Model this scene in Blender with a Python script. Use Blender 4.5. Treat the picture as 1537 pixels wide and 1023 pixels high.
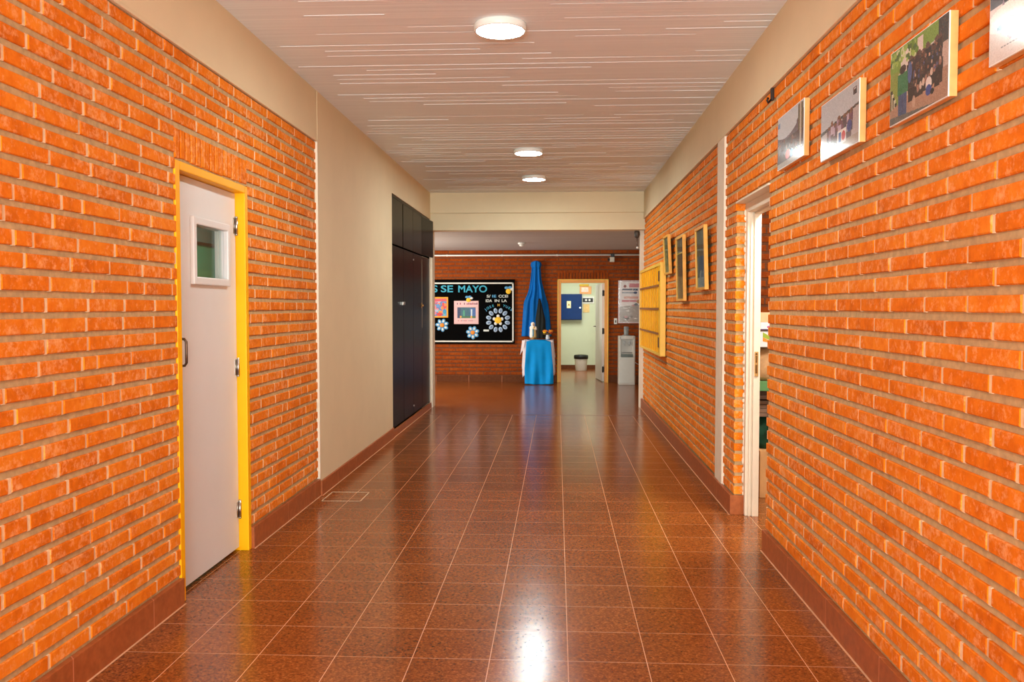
import bpy, bmesh, math, random
import numpy as np
from mathutils import Vector, Matrix

for o in list(bpy.data.objects):
    bpy.data.objects.remove(o)
S = bpy.context.scene
COL = S.collection
PI = math.pi

# ------------------------------------------------------------------ camera
F = 1280.0
cam = bpy.data.cameras.new('camera')
cam.sensor_width = 36.0
cam.lens = F / 1537.0 * 36.0
cam.clip_start = 0.02
camo = bpy.data.objects.new('camera', cam)
COL.objects.link(camo)
camo.location = (0, 0, 1.362)
camo.rotation_euler = (PI / 2 - math.atan(50.5 / F), 0, math.atan(67.5 / F))
S.camera = camo

# ------------------------------------------------------------------ light and exposure
S.view_settings.view_transform = 'Standard'
S.view_settings.look = 'None'
S.view_settings.gamma = 1.0
S.view_settings.use_curve_mapping = False
S.view_settings.exposure = 0.3

W = bpy.data.worlds.new('world')
S.world = W
W.use_nodes = True
W.node_tree.nodes['Background'].inputs[0].default_value = (0.88, 1.0, 0.98, 1)
W.node_tree.nodes['Background'].inputs[1].default_value = 0.35


def area(name, loc, direction, sx, sy, power, color):
    l = bpy.data.lights.new(name, 'AREA')
    l.shape = 'RECTANGLE'
    l.size, l.size_y = sx, sy
    l.energy = power
    l.color = color
    o = bpy.data.objects.new(name, l)
    COL.objects.link(o)
    o.location = loc
    o.rotation_euler = Vector(direction).to_track_quat('-Z', 'Y').to_euler()
    return o


WARM = (1.0, 0.87, 0.72)
area('entrance_daylight', (-0.28, -4.4, 1.3), (0, 1, 0.8), 2.7, 2.4, 660, (0.86, 1.0, 0.98))
area('hall_daylight', (-3.9, 13.2, 1.7), (1, 0.25, 0), 1.4, 1.2, 105, (0.98, 0.96, 0.86))
area('office_lamp', (0.45, 17.3, 2.36), (0, 0, -1), 1.2, 1.2, 46, (0.98, 1.0, 0.90))
area('classroom_lamp', (-2.5, 6.6, 2.55), (0, 0, -1), 0.7, 1.6, 30, (0.95, 1.0, 0.95))  # added unseen fill that lights the green board
area('storeroom_lamp', (1.75, 5.0, 2.5), (0, 0.35, -1), 0.5, 0.5, 40, (1.0, 0.97, 0.9))  # added unseen fill that brightens the stacked supplies


# ------------------------------------------------------------------ helpers
def lin(c):
    return tuple(((v / 255.0) / 12.92 if v / 255.0 <= 0.04045 else ((v / 255.0 + 0.055) / 1.055) ** 2.4) for v in c)


class N:
    """tiny node-tree helper"""
    def __init__(self, name):
        self.m = bpy.data.materials.new(name)
        self.m.use_nodes = True
        self.t = self.m.node_tree
        self.p = self.t.nodes['Principled BSDF']

    def n(self, typ, **kw):
        nd = self.t.nodes.new(typ)
        for k, v in kw.items():
            setattr(nd, k, v)
        return nd

    def l(self, a, b):
        self.t.links.new(a, b)

    def math(self, op, a, b=None, c=None):
        nd = self.n('ShaderNodeMath', operation=op)
        for i, v in enumerate((a, b, c)):
            if v is None:
                continue
            if isinstance(v, (int, float)):
                nd.inputs[i].default_value = v
            else:
                self.l(v, nd.inputs[i])
        return nd.outputs[0]

    def coord(self):
        return self.n('ShaderNodeNewGeometry').outputs['Position']

    def noise(self, scale, detail=3, rough=0.6, vec=None):
        nd = self.n('ShaderNodeTexNoise')
        nd.inputs['Scale'].default_value = scale
        nd.inputs['Detail'].default_value = detail
        nd.inputs['Roughness'].default_value = rough
        self.l(vec if vec is not None else self.coord(), nd.inputs['Vector'])
        return nd.outputs['Fac']

    def ramp(self, fac, stops):
        nd = self.n('ShaderNodeValToRGB')
        e = nd.color_ramp.elements
        while len(e) < len(stops):
            e.new(0.5)
        for i, (p, c) in enumerate(stops):
            e[i].position = p
            e[i].color = (*c, 1) if len(c) == 3 else c
        self.l(fac, nd.inputs[0])
        return nd.outputs[0]

    def mix(self, fac, a, b, blend='MIX'):
        nd = self.n('ShaderNodeMix', data_type='RGBA', blend_type=blend)
        for sock, v in ((nd.inputs[0], fac), (nd.inputs[6], a), (nd.inputs[7], b)):
            if isinstance(v, (int, float)):
                sock.default_value = v
            elif isinstance(v, tuple):
                sock.default_value = (*v, 1)
            else:
                self.l(v, sock)
        return nd.outputs[2]

    def base(self, c):
        if isinstance(c, tuple):
            self.p.inputs['Base Color'].default_value = (*c, 1)
        else:
            self.l(c, self.p.inputs['Base Color'])

    def rough(self, r):
        if isinstance(r, (int, float)):
            self.p.inputs['Roughness'].default_value = r
        else:
            self.l(r, self.p.inputs['Roughness'])

    def bump(self, h, strength=0.3, dist=0.005):
        nd = self.n('ShaderNodeBump')
        nd.inputs['Strength'].default_value = strength
        nd.inputs['Distance'].default_value = dist
        self.l(h, nd.inputs['Height'])
        self.l(nd.outputs[0], self.p.inputs['Normal'])


MATS = {}


def mat(name, rgb, rough=0.5, metal=0.0, var=0.08, scale=9.0, bump=0.0, coat=0.0, trans=0.0, sheen=0.0):
    """plain material with a little procedural mottling"""
    if name in MATS:
        return MATS[name]
    n = N(name)
    c = lin(rgb)
    f = n.noise(scale, 4)
    lo = tuple(max(0, v * (1 - var)) for v in c)
    hi = tuple(min(1, v * (1 + var)) for v in c)
    n.base(n.ramp(f, [(0.3, lo), (0.7, hi)]))
    n.rough(rough)
    n.p.inputs['Metallic'].default_value = metal
    n.p.inputs['Coat Weight'].default_value = coat
    n.p.inputs['Transmission Weight'].default_value = trans
    n.p.inputs['Sheen Weight'].default_value = sheen
    if bump:
        n.bump(n.noise(scale * 14, 3), bump, 0.002)
    MATS[name] = n.m
    return n.m


def brick_material(name, dark, midc, light, pale):
    n = N(name)
    g = n.n('ShaderNodeNewGeometry')
    f1 = n.noise(16, 5, 0.65)
    r = g.outputs['Random Per Island']
    t = n.math('ADD', n.math('MULTIPLY', f1, 0.7), n.math('ADD', n.math('MULTIPLY', r, 0.16), 0.08))
    c = n.ramp(t, [(0.27, lin(dark)), (0.5, lin(midc)), (0.75, lin(light))])
    f2 = n.noise(34, 5, 0.7)
    f3 = n.noise(5.0, 2, 0.5)
    pm = n.ramp(n.math('ADD', n.math('MULTIPLY', f2, 0.75), n.math('MULTIPLY', f3, 0.25)),
                [(0.50, (0, 0, 0)), (0.66, (0.62, 0.62, 0.62))])
    c = n.mix(pm, c, lin(pale))
    n.base(c)
    n.rough(0.85)
    n.p.inputs['Specular IOR Level'].default_value = 0.15
    n.bump(n.noise(120, 4, 0.7), 0.35, 0.002)
    return n.m


def matt(name, rgb, rough, spec, **kw):
    m = mat(name, rgb, rough, **kw)
    m.node_tree.nodes['Principled BSDF'].inputs['Specular IOR Level'].default_value = spec
    return m


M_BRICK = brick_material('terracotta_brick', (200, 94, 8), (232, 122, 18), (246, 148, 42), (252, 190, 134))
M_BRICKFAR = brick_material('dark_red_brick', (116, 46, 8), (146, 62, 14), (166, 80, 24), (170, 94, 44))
M_MORTAR = mat('grey_mortar', (194, 164, 118), 0.95, var=0.18, scale=30, bump=0.5)
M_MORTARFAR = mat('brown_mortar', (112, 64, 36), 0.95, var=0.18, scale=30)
M_PERPEND = mat('pale_mortar', (244, 206, 166), 0.9, var=0.12, scale=30, bump=0.3)  # upright joints, light on the brick ends put into a paler colour
M_PLASTER = mat('cream_plaster', (228, 208, 172), 0.75, var=0.025, scale=3.0, bump=0.06)
M_STRIP = mat('white_plaster', (234, 218, 196), 0.7, var=0.04, scale=12, bump=0.15)
M_DOORW = mat('white_door_paint', (226, 223, 222), 0.4, var=0.015, scale=4)
M_YELLOW = mat('yellow_paint', (255, 180, 0), 0.45, var=0.03)
M_YELLOW.node_tree.nodes['Principled BSDF'].inputs['Specular IOR Level'].default_value = 0.2
M_ORANGE = mat('orange_yellow_paint', (240, 156, 34), 0.4, var=0.05)
M_CREAMY = mat('cream_yellow_paint', (255, 200, 70), 0.45, var=0.04)
M_STEEL = mat('brushed_steel', (190, 186, 180), 0.28, 1.0, var=0.06, scale=40)
M_DARKSTEEL = mat('dark_steel', (104, 92, 80), 0.3, 0.9)
M_BLACKP = mat('black_gloss_paint', (3, 2, 1), 0.3, var=0.3, scale=5)
M_BLACKP.node_tree.nodes['Principled BSDF'].inputs['Specular IOR Level'].default_value = 0.08
M_BLACKP.node_tree.nodes['Principled BSDF'].inputs['Specular Tint'].default_value = (1.0, 0.8, 0.55, 1)
M_BLACK = mat('black_plastic', (18, 17, 17), 0.45, var=0.2)
M_WOOD = mat('pale_pine_wood', (230, 166, 96), 0.6, var=0.1, scale=24)
M_BASE = None
M_WHITE = mat('white_plastic', (236, 234, 228), 0.4, var=0.02)
M_GREENWALL = mat('pale_green_paint', (206, 212, 184), 0.7, var=0.03, scale=3)
M_BLUEM = matt('dark_blue_enamel', (4, 46, 104), 0.4, 0.2, var=0.12)


def glass_mat(name, tint=(1, 1, 1), bump=0.0, scale=3.0):
    """thin pane: clear, with fresnel reflections"""
    n = N(name)
    tr = n.n('ShaderNodeBsdfTransparent')
    tr.inputs[0].default_value = (*tint, 1)
    gl = n.n('ShaderNodeBsdfGlossy')
    gl.inputs['Roughness'].default_value = 0.05
    lw = n.n('ShaderNodeLayerWeight')
    fr = n.math('ADD', n.math('MULTIPLY', n.math('POWER', lw.outputs['Facing'], 4.0), 0.28), 0.03)
    mx = n.n('ShaderNodeMixShader')
    if bump:
        bn = n.n('ShaderNodeBump')
        bn.inputs['Strength'].default_value = bump
        bn.inputs['Distance'].default_value = 0.02
        n.l(n.noise(scale, 4), bn.inputs['Height'])
        n.l(bn.outputs[0], gl.inputs['Normal'])
        n.l(bn.outputs[0], lw.inputs['Normal'])
    n.l(fr, mx.inputs[0])
    n.l(tr.outputs[0], mx.inputs[1])
    n.l(gl.outputs[0], mx.inputs[2])
    n.l(mx.outputs[0], n.t.nodes['Material Output'].inputs[0])
    return n.m


M_GLASS = glass_mat('clear_glass', (0.93, 0.98, 0.96))


def floor_material():
    n = N('polished_terracotta_tile')
    sp = n.n('ShaderNodeSeparateXYZ')
    n.l(n.coord(), sp.inputs[0])
    P = 0.3025

    def frac(v, off):
        return n.math('FRACT', n.math('DIVIDE', n.math('ADD', v, off), P))

    fx = frac(sp.outputs[0], -0.045 + 30 * P)
    fy = frac(sp.outputs[1], -4.150 + 30 * P)

    def line(f, w):
        d = n.math('MINIMUM', f, n.math('SUBTRACT', 1.0, f))
        return n.math('LESS_THAN', d, w)

    hall = n.math('LESS_THAN', sp.outputs[1], 10.75)
    g = n.math('MULTIPLY', n.math('MAXIMUM', line(fx, 0.0055), line(fy, 0.0045)), hall)
    # per tile tone
    cx = n.math('FLOOR', n.math('DIVIDE', n.math('ADD', sp.outputs[0], -0.045 + 30 * P), P))
    cy = n.math('FLOOR', n.math('DIVIDE', n.math('ADD', sp.outputs[1], -4.150 + 30 * P), P))
    cb = n.n('ShaderNodeCombineXYZ')
    n.l(cx, cb.inputs[0])
    n.l(cy, cb.inputs[1])
    wn = n.n('ShaderNodeTexWhiteNoise', noise_dimensions='2D')
    n.l(cb.outputs[0], wn.inputs['Vector'])
    vo = n.n('ShaderNodeTexVoronoi', voronoi_dimensions='2D')
    vo.inputs['Scale'].default_value = 150.0
    n.l(n.coord(), vo.inputs['Vector'])
    sv = n.n('ShaderNodeSeparateColor')
    n.l(vo.outputs['Color'], sv.inputs[0])
    f1 = n.math('ADD', n.math('MULTIPLY', n.noise(60, 4, 0.7), 0.62), n.math('ADD', n.math('MULTIPLY', sv.outputs[0], 0.20), 0.10))
    f2 = n.noise(2.2, 3, 0.5)
    t = n.math('ADD', f1, n.math('MULTIPLY', n.math('SUBTRACT', wn.outputs[0], 0.5), 0.05))
    t = n.math('ADD', t, n.math('MULTIPLY', n.math('SUBTRACT', f2, 0.5), 0.16))
    c = n.ramp(t, [(0.30, lin((68, 30, 8))), (0.47, lin((131, 68, 26))), (0.58, lin((150, 83, 36))), (0.74, lin((194, 120, 62)))])
    c = n.mix(g, c, lin((214, 160, 116)))
    n.base(c)
    rr = n.math('ADD', n.math('MULTIPLY', n.noise(7, 4), 0.08), 0.145)
    n.rough(n.math('ADD', rr, n.math('MULTIPLY', g, 0.25)))
    n.p.inputs['IOR'].default_value = 1.47
    mp = n.n('ShaderNodeMapping')
    mp.inputs['Scale'].default_value = (1.2, 16.0, 1.0)
    n.l(n.coord(), mp.inputs[0])
    wav = n.noise(1.0, 2, 0.5, mp.outputs[0])
    h = n.math('ADD', n.math('MULTIPLY', n.noise(2.6, 2), 1.0), n.math('MULTIPLY', g, -0.25))
    h = n.math('ADD', h, n.math('MULTIPLY', wav, 1.3))
    n.bump(h, 0.2, 0.003)
    return n.m


M_FLOOR = floor_material()


def base_material(name='terracotta_skirting', k=1.0, rough=0.4):
    n = N(name)
    sp = n.n('ShaderNodeSeparateXYZ')
    n.l(n.coord(), sp.inputs[0])
    s = n.math('ADD', sp.outputs[0], sp.outputs[1])
    f = n.math('FRACT', n.math('DIVIDE', n.math('ADD', s, 20), 0.605))
    g = n.math('LESS_THAN', f, 0.010)
    c = n.ramp(n.noise(26, 4), [(0.3, lin((152 * k, 80 * k, 40 * k))), (0.7, lin((178 * k, 98 * k, 52 * k)))])
    c = n.mix(g, c, lin((206, 132, 96)))
    n.base(c)
    n.rough(rough)
    return n.m


M_BASE = base_material()
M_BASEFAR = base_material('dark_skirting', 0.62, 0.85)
for _m in (M_BASE, M_BASEFAR):
    _m.node_tree.nodes['Principled BSDF'].inputs['Specular IOR Level'].default_value = 0.25
M_GROUT = mat('pale_grout', (214, 160, 120), 0.7)


def ceiling_material(name, tone):
    n = N(name)
    sp = n.n('ShaderNodeSeparateXYZ')
    n.l(n.coord(), sp.inputs[0])
    wob = n.math('MULTIPLY', n.math('SUBTRACT', n.noise(0.8, 2), 0.5), 0.03)
    y = n.math('DIVIDE', n.math('ADD', n.math('ADD', sp.outputs[1], wob), 5.0), 0.105)
    fr = n.math('FRACT', y)
    row = n.math('FLOOR', y)
    wn0 = n.n('ShaderNodeTexWhiteNoise', noise_dimensions='1D')
    n.l(row, wn0.inputs['W'])
    xs = n.math('FLOOR', n.math('ADD', n.math('DIVIDE', sp.outputs[0], 1.3), n.math('MULTIPLY', wn0.outputs[0], 7.0)))
    cb = n.n('ShaderNodeCombineXYZ')
    n.l(xs, cb.inputs[0])
    n.l(row, cb.inputs[1])
    wn = n.n('ShaderNodeTexWhiteNoise', noise_dimensions='2D')
    n.l(cb.outputs[0], wn.inputs['Vector'])
    ln = n.math('LESS_THAN', fr, 0.075)
    amt = n.math('MULTIPLY', ln, n.math('MULTIPLY', wn.outputs[0], wn.outputs[0]))
    fine = n.n('ShaderNodeTexNoise')
    fine.inputs['Scale'].default_value = 1.0
    fine.inputs['Detail'].default_value = 4
    mp = n.n('ShaderNodeMapping')
    mp.inputs['Scale'].default_value = (0.8, 46, 1)
    n.l(n.coord(), mp.inputs[0])
    n.l(mp.outputs[0], fine.inputs['Vector'])
    c0 = n.ramp(fine.outputs['Fac'], [(0.3, lin(tuple(v * 0.95 for v in tone))), (0.7, lin(tone))])
    c = n.mix(amt, c0, lin((255, 255, 255)))  # whiter ridge lines, the light they catch painted into the colour
    n.base(c)
    n.rough(0.7)
    h = n.math('ADD', n.math('MULTIPLY', ln, 1.0), n.math('MULTIPLY', fine.outputs['Fac'], 0.7))
    n.bump(h, 0.35, 0.004)
    return n.m


M_CEIL = ceiling_material('painted_boarded_ceiling', (244, 247, 249))
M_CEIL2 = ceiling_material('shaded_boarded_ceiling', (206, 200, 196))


def print_material(name, rough=0.12):
    n = N(name)
    a = n.n('ShaderNodeAttribute')
    a.attribute_name = 'ink'
    f = n.noise(40, 3)
    n.base(n.mix(0.06, a.outputs['Color'], n.ramp(f, [(0.3, (0.2, 0.2, 0.2)), (0.7, (0.8, 0.8, 0.8))])))
    n.rough(rough)
    return n.m


M_PRINT = print_material('glossy_photo_print')
M_PAPER = print_material('printed_paper', 0.45)


def emit_mat(name, rgb, strength):
    n = N(name)
    n.base(lin(rgb))
    n.p.inputs['Emission Color'].default_value = (*lin(rgb), 1)
    n.p.inputs['Emission Strength'].default_value = strength
    f = n.noise(3, 1)
    n.rough(n.math('ADD', n.math('MULTIPLY', f, 0.1), 0.4))
    return n.m


M_LAMP = emit_mat('glowing_lamp_diffuser', (238, 255, 253), 140.0)


# ------------------------------------------------------------------ object makers
def tag(o, label, cat, group=None, kind=None):
    o['label'] = label
    if cat:
        o['category'] = cat
    if group:
        o['group'] = group
    if kind:
        o['kind'] = kind
    return o


def empty(name, loc, label, cat, group=None, kind=None):
    o = bpy.data.objects.new(name, None)
    o.empty_display_size = 0.1
    COL.objects.link(o)
    o.location = loc
    return tag(o, label, cat, group, kind)


class B:
    def __init__(self):
        self.bm = bmesh.new()

    def box(self, x0, x1, y0, y1, z0, z1, m=0, bev=0.0, rot=None, pivot=None):
        r = bmesh.ops.create_cube(self.bm, size=1.0)
        vs = r['verts']
        for v in vs:
            v.co = Vector(((x0 + x1) / 2 + v.co.x * (x1 - x0), (y0 + y1) / 2 + v.co.y * (y1 - y0), (z0 + z1) / 2 + v.co.z * (z1 - z0)))
        fs = set(f for v in vs for f in v.link_faces)
        if bev > 0:
            es = list(set(e for v in vs for e in v.link_edges))
            rr = bmesh.ops.bevel(self.bm, geom=es, offset=bev, segments=2, affect='EDGES', profile=0.6)
            vs = list(set(v for f in rr['faces'] for v in f.verts) | set(v for v in vs if v.is_valid))
            fs = set(f for v in vs for f in v.link_faces)
        for f in fs:
            f.material_index = m
        if rot is not None:
            for v in vs:
                v.co = rot @ (v.co - Vector(pivot)) + Vector(pivot)
        return vs

    def cyl(self, p0, p1, r0, r1=None, seg=20, m=0, cap=True):
        r1 = r0 if r1 is None else r1
        p0, p1 = Vector(p0), Vector(p1)
        d = (p1 - p0).normalized()
        a = d.orthogonal().normalized()
        b = d.cross(a)
        rings = []
        for p, r in ((p0, r0), (p1, r1)):
            rings.append([self.bm.verts.new(p + (a * math.cos(t) + b * math.sin(t)) * r) for t in [2 * PI * k / seg for k in range(seg)]])
        for k in range(seg):
            f = self.bm.faces.new((rings[0][k], rings[0][(k + 1) % seg], rings[1][(k + 1) % seg], rings[1][k]))
            f.material_index = m
            f.smooth = True
        if cap:
            for rg in rings:
                f = self.bm.faces.new(rg)
                f.material_index = m
        return self

    def tube(self, pts, r, seg=10, m=0):
        pts = [Vector(p) for p in pts]
        prev = None
        up = Vector((0.13, 0.31, 0.94))
        for i, p in enumerate(pts):
            d = (pts[min(i + 1, len(pts) - 1)] - pts[max(i - 1, 0)]).normalized()
            a = d.cross(up)
            if a.length < 1e-3:
                a = d.orthogonal()
            a.normalize()
            b = d.cross(a)
            ring = [self.bm.verts.new(p + (a * math.cos(t) + b * math.sin(t)) * r) for t in [2 * PI * k / seg for k in range(seg)]]
            if prev:
                for k in range(seg):
                    f = self.bm.faces.new((prev[k], prev[(k + 1) % seg], ring[(k + 1) % seg], ring[k]))
                    f.material_index = m
                    f.smooth = True
            else:
                self.bm.faces.new(ring).material_index = m
            prev = ring
        self.bm.faces.new(prev).material_index = m
        return self

    def lathe(self, prof, c, seg=28, m=0, sx=1.0, sy=1.0, fold=None, axis='z'):
        """prof: list of (r, z) from bottom to top, c centre"""
        rings = []
        for r, z in prof:
            ring = []
            for k in range(seg):
                t = 2 * PI * k / seg
                rr = r * (1 + (fold(t, z) if fold else 0))
                x, y = rr * math.cos(t) * sx, rr * math.sin(t) * sy
                q = (x, y, z) if axis == 'z' else (x, z, y)
                ring.append(self.bm.verts.new((c[0] + q[0], c[1] + q[1], c[2] + q[2])))
            rings.append(ring)
        for a, b in zip(rings, rings[1:]):
            for k in range(seg):
                f = self.bm.faces.new((a[k], a[(k + 1) % seg], b[(k + 1) % seg], b[k]))
                f.smooth = True
                f.material_index = m
        for ring in (rings[0], rings[-1]):
            self.bm.faces.new(ring).material_index = m
        return self

    def ball(self, c, rx, ry=None, rz=None, m=0, seg=14):
        ry = rx if ry is None else ry
        rz = rx if rz is None else rz
        r = bmesh.ops.create_uvsphere(self.bm, u_segments=seg, v_segments=max(6, seg // 2 + 2), radius=1.0)
        for v in r['verts']:
            v.co = Vector((c[0] + v.co.x * rx, c[1] + v.co.y * ry, c[2] + v.co.z * rz))
            for f in v.link_faces:
                f.smooth = True
                f.material_index = m
        return r['verts']

    def grid(self, nu, nv, fn, m=0, smooth=True, thick=0.0):
        vs = [[self.bm.verts.new(fn(i / (nu - 1), j / (nv - 1))) for j in range(nv)] for i in range(nu)]
        for i in range(nu - 1):
            for j in range(nv - 1):
                f = self.bm.faces.new((vs[i][j], vs[i + 1][j], vs[i + 1][j + 1], vs[i][j + 1]))
                f.smooth = smooth
                f.material_index = m
        return vs

    def solidify(self, t):
        bmesh.ops.recalc_face_normals(self.bm, faces=self.bm.faces[:])
        bmesh.ops.solidify(self.bm, geom=self.bm.faces[:], thickness=t)
        return self

    def build(self, name, mats, parent=None, origin=None):
        bm = self.bm
        bmesh.ops.recalc_face_normals(bm, faces=bm.faces[:])
        if parent is not None:
            w = Vector((0, 0, 0))
            p = parent
            while p is not None:
                w += p.location
                p = p.parent
            off = w
        elif origin is not None:
            off = Vector(origin)
        else:
            xs = [v.co for v in bm.verts]
            lo = Vector((min(v.x for v in xs), min(v.y for v in xs), min(v.z for v in xs)))
            hi = Vector((max(v.x for v in xs), max(v.y for v in xs), max(v.z for v in xs)))
            off = Vector(((lo.x + hi.x) / 2, (lo.y + hi.y) / 2, lo.z))
        for v in bm.verts:
            v.co -= off
        me = bpy.data.meshes.new(name)
        bm.to_mesh(me)
        bm.free()
        for m in (mats if isinstance(mats, (list, tuple)) else [mats]):
            me.materials.append(m)
        o = bpy.data.objects.new(name, me)
        COL.objects.link(o)
        if parent is not None:
            o.parent = parent
        else:
            o.location = off
        return o


def struct(o, label, cat=None):
    return tag(o, label, cat or o.name.split('_')[0].split('.')[0], kind='structure')


# ------------------------------------------------------------------ brick walls
def brick_wall(name, axis, plane, nrm, a0, a1, z0, z1, pitch, rows, holes=(), soldiers=(), thick=0.14, seed=1,
               brick=None, irregular=0.0, slab_holes=None, ztop=None, phase=0.0, solid_z0=0.0, margin=0.009):
    rnd = random.Random(seed)
    V, Fc, MI = [], [], []

    def pt(a, d, z):
        return (plane + nrm * d, a, z) if axis == 'x' else (a, plane + nrm * d, z)

    def boxd(s, e, b, t, d0, d1, m):
        i = len(V)
        for d in (d0, d1):
            for a, z in ((s, b), (e, b), (e, t), (s, t)):
                V.append(pt(a, d, z))
        for q in ((0, 1, 2, 3), (4, 5, 6, 7), (0, 1, 5, 4), (1, 2, 6, 5), (2, 3, 7, 6), (3, 0, 4, 7)):
            Fc.append(tuple(i + k for k in q))
            MI.append(m)

    def brickd(s, e, b, t, deep=0.062):
        d = rnd.uniform(-0.002, 0.002)
        ch = 0.003
        i = len(V)
        j = lambda: rnd.uniform(-0.0012, 0.0012)
        for dd, ins in ((d, ch), (d - ch, 0), (d - deep, 0)):
            for a, z in ((s + ins, b + ins), (e - ins, b + ins), (e - ins, t - ins), (s + ins, t - ins)):
                V.append(pt(a + j(), dd, z + j()))
        Fc.append((i, i + 1, i + 2, i + 3))
        MI.append(0)
        for r in (0, 4):
            for k in range(4):
                Fc.append((i + r + k, i + r + (k + 1) % 4, i + r + 4 + (k + 1) % 4, i + r + 4 + k))
                MI.append(0)

    course = (z1 - z0) / rows
    bh = course * 0.675
    for r in range(rows):
        b = z0 + r * course + (course - bh) * 0.6 + rnd.uniform(-0.0015, 0.0015)
        t = b + bh + rnd.uniform(-0.0015, 0.0015)
        cuts = [(h[0], h[1]) for h in list(holes) + list(soldiers) if h[2] < (b + t) / 2 < h[3]]
        a = a0 - pitch + (pitch / 2 if r % 2 else 0) + phase + rnd.uniform(-0.01, 0.01)
        drift = 0.0
        while a < a1:
            p = pitch + drift + rnd.uniform(-0.004, 0.004)
            drift = (pitch + drift - p) * 0.9
            if irregular and rnd.random() < irregular:
                p = pitch * rnd.choice((0.5, 0.55, 0.75, 0.38))
            s, e = a + 0.007, a + p - 0.007
            a += p
            segs = [(max(s, a0), min(e, a1))]
            jo = (e, a + 0.007)
            for c0, c1 in cuts:
                ns = []
                for q0, q1 in segs:
                    if q1 <= c0 or q0 >= c1:
                        ns.append((q0, q1))
                    else:
                        if q0 < c0:
                            ns.append((q0, c0))
                        if q1 > c1:
                            ns.append((c1, q1))
                segs = ns
            for q0, q1 in segs:
                if q1 - q0 > 0.02:
                    brickd(q0, q1, b, t)
            if a0 < jo[0] and jo[1] < a1 and all(jo[1] <= c0 or jo[0] >= c1 for c0, c1 in cuts):
                boxd(jo[0] - 0.001, jo[1] + 0.001, b - 0.001, t, -0.03, -0.0025, 2)
    for s0, s1, b, t, ps in soldiers:
        n = int(round((s1 - s0) / ps))
        for k in range(n):
            q = s0 + k * (s1 - s0) / n
            brickd(q + 0.006, q + (s1 - s0) / n - 0.006, b + 0.012 + rnd.uniform(-.003, .003), t - 0.004)
    # the mortar body behind, cut by the openings
    zt = ztop if ztop is not None else z1
    hs = [(h[0] - margin, h[1] + margin, h[2], h[3] + 0.002) for h in (slab_holes if slab_holes is not None else holes)]
    aa = sorted(set([a0, a1] + [v for h in hs for v in (h[0], h[1]) if a0 < v < a1]))
    zz = sorted(set([solid_z0, zt] + [v for h in hs for v in (h[2], h[3]) if solid_z0 < v < zt]))
    for p, q in zip(aa, aa[1:]):
        for u, w in zip(zz, zz[1:]):
            if any(h[0] < (p + q) / 2 < h[1] and h[2] < (u + w) / 2 < h[3] for h in hs):
                continue
            boxd(p, q, u, w, -thick, -0.009, 1)
    me = bpy.data.meshes.new(name)
    me.from_pydata(V, [], Fc)
    for m in ((M_BRICK, M_MORTAR, M_PERPEND) if brick is None else (brick, M_MORTARFAR, M_MORTARFAR)):
        me.materials.append(m)
    me.polygons.foreach_set('material_index', MI)
    bm = bmesh.new()
    bm.from_mesh(me)
    bmesh.ops.recalc_face_normals(bm, faces=bm.faces[:])
    bm.to_mesh(me)
    bm.free()
    o = bpy.data.objects.new(name, me)
    COL.objects.link(o)
    return o


L, R = -1.722, 1.163
BT = 2.545          # top of the brickwork
CH = 2.90           # corridor ceiling
BH = 0.12           # skirting height
YB = 15.503         # back wall
Y0 = -4.5

# ------------------------------------------------------------------ floor and ceilings
b = B()
b.box(-4.6, 3.2, Y0, 19.3, -0.1, 0.0)
struct(b.build('floor', M_FLOOR), 'polished reddish brown tiled floor running the length of the corridor', 'floor')
b = B()
b.box(L - 0.15, R + 0.15, Y0, 11.48, CH, CH + 0.12)
rd = random.Random(17)
y = 0.2
while y < 11.4:
    x = L + rd.uniform(0, 0.5)
    while x < R - 0.1:
        e = min(R, x + rd.uniform(0.4, 1.7))
        if rd.random() < 0.62:
            h = rd.uniform(0.0006, 0.0022)
            b.box(x, e, y - 0.0022, y + 0.0022, CH - h, CH + 0.01)
        x = e + rd.choice((0.0, 0.0, 0.25))
    y += 0.105 + rd.uniform(-0.004, 0.004)
struct(b.build('ceiling', M_CEIL), 'pinkish white boarded ceiling above the corridor', 'ceiling')
b = B()
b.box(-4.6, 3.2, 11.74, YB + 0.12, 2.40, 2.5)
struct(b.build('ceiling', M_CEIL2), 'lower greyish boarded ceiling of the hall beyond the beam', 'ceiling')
b = B()
b.box(-4.6, 3.2, 10.744, 10.762, -0.002, 0.0012)
struct(b.build('trim_1', mat('dark_joint', (92, 44, 20), 0.4)), 'dark joint line across the floor before the far hall', 'trim')

# ------------------------------------------------------------------ left wall
LD = (3.79, 4.69, 0.0, 2.03)
o = brick_wall('wall_left', 'x', L, 1, Y0, 6.046, BH, BT, 0.262, 34, holes=[LD], soldiers=[(3.79, 4.69, 2.03, 2.178, 0.056)],
               seed=3, irregular=0.16, slab_holes=[LD], phase=0.06, margin=0.003)
struct(o, 'orange brick wall on the left around the white door', 'wall')
b = B()
b.box(L - 0.14, L + 0.012, 6.055, 8.80, 0.0, CH)
struct(b.build('wall_left', M_PLASTER), 'smooth cream plaster wall between the brickwork and the black cabinet', 'wall')
b = B()
b.box(L - 0.14, L + 0.012, 8.80, 11.50, 2.547, CH)
struct(b.build('wall_left', M_PLASTER), 'cream plaster above the black cabinet', 'wall')
b = B()
b.box(L - 0.14, L + 0.010, Y0, 6.056, BT, CH)
b.box(L, L + 0.014, Y0, 6.055, BT - 0.004, BT + 0.012, bev=0.003)
struct(b.build('trim_2', M_PLASTER), 'cream plaster band between the left brickwork and the ceiling', 'trim')
b = B()
b.box(L - 0.03, L + 0.0135, 6.046, 6.062, 0.122, BT, bev=0.003)
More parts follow.
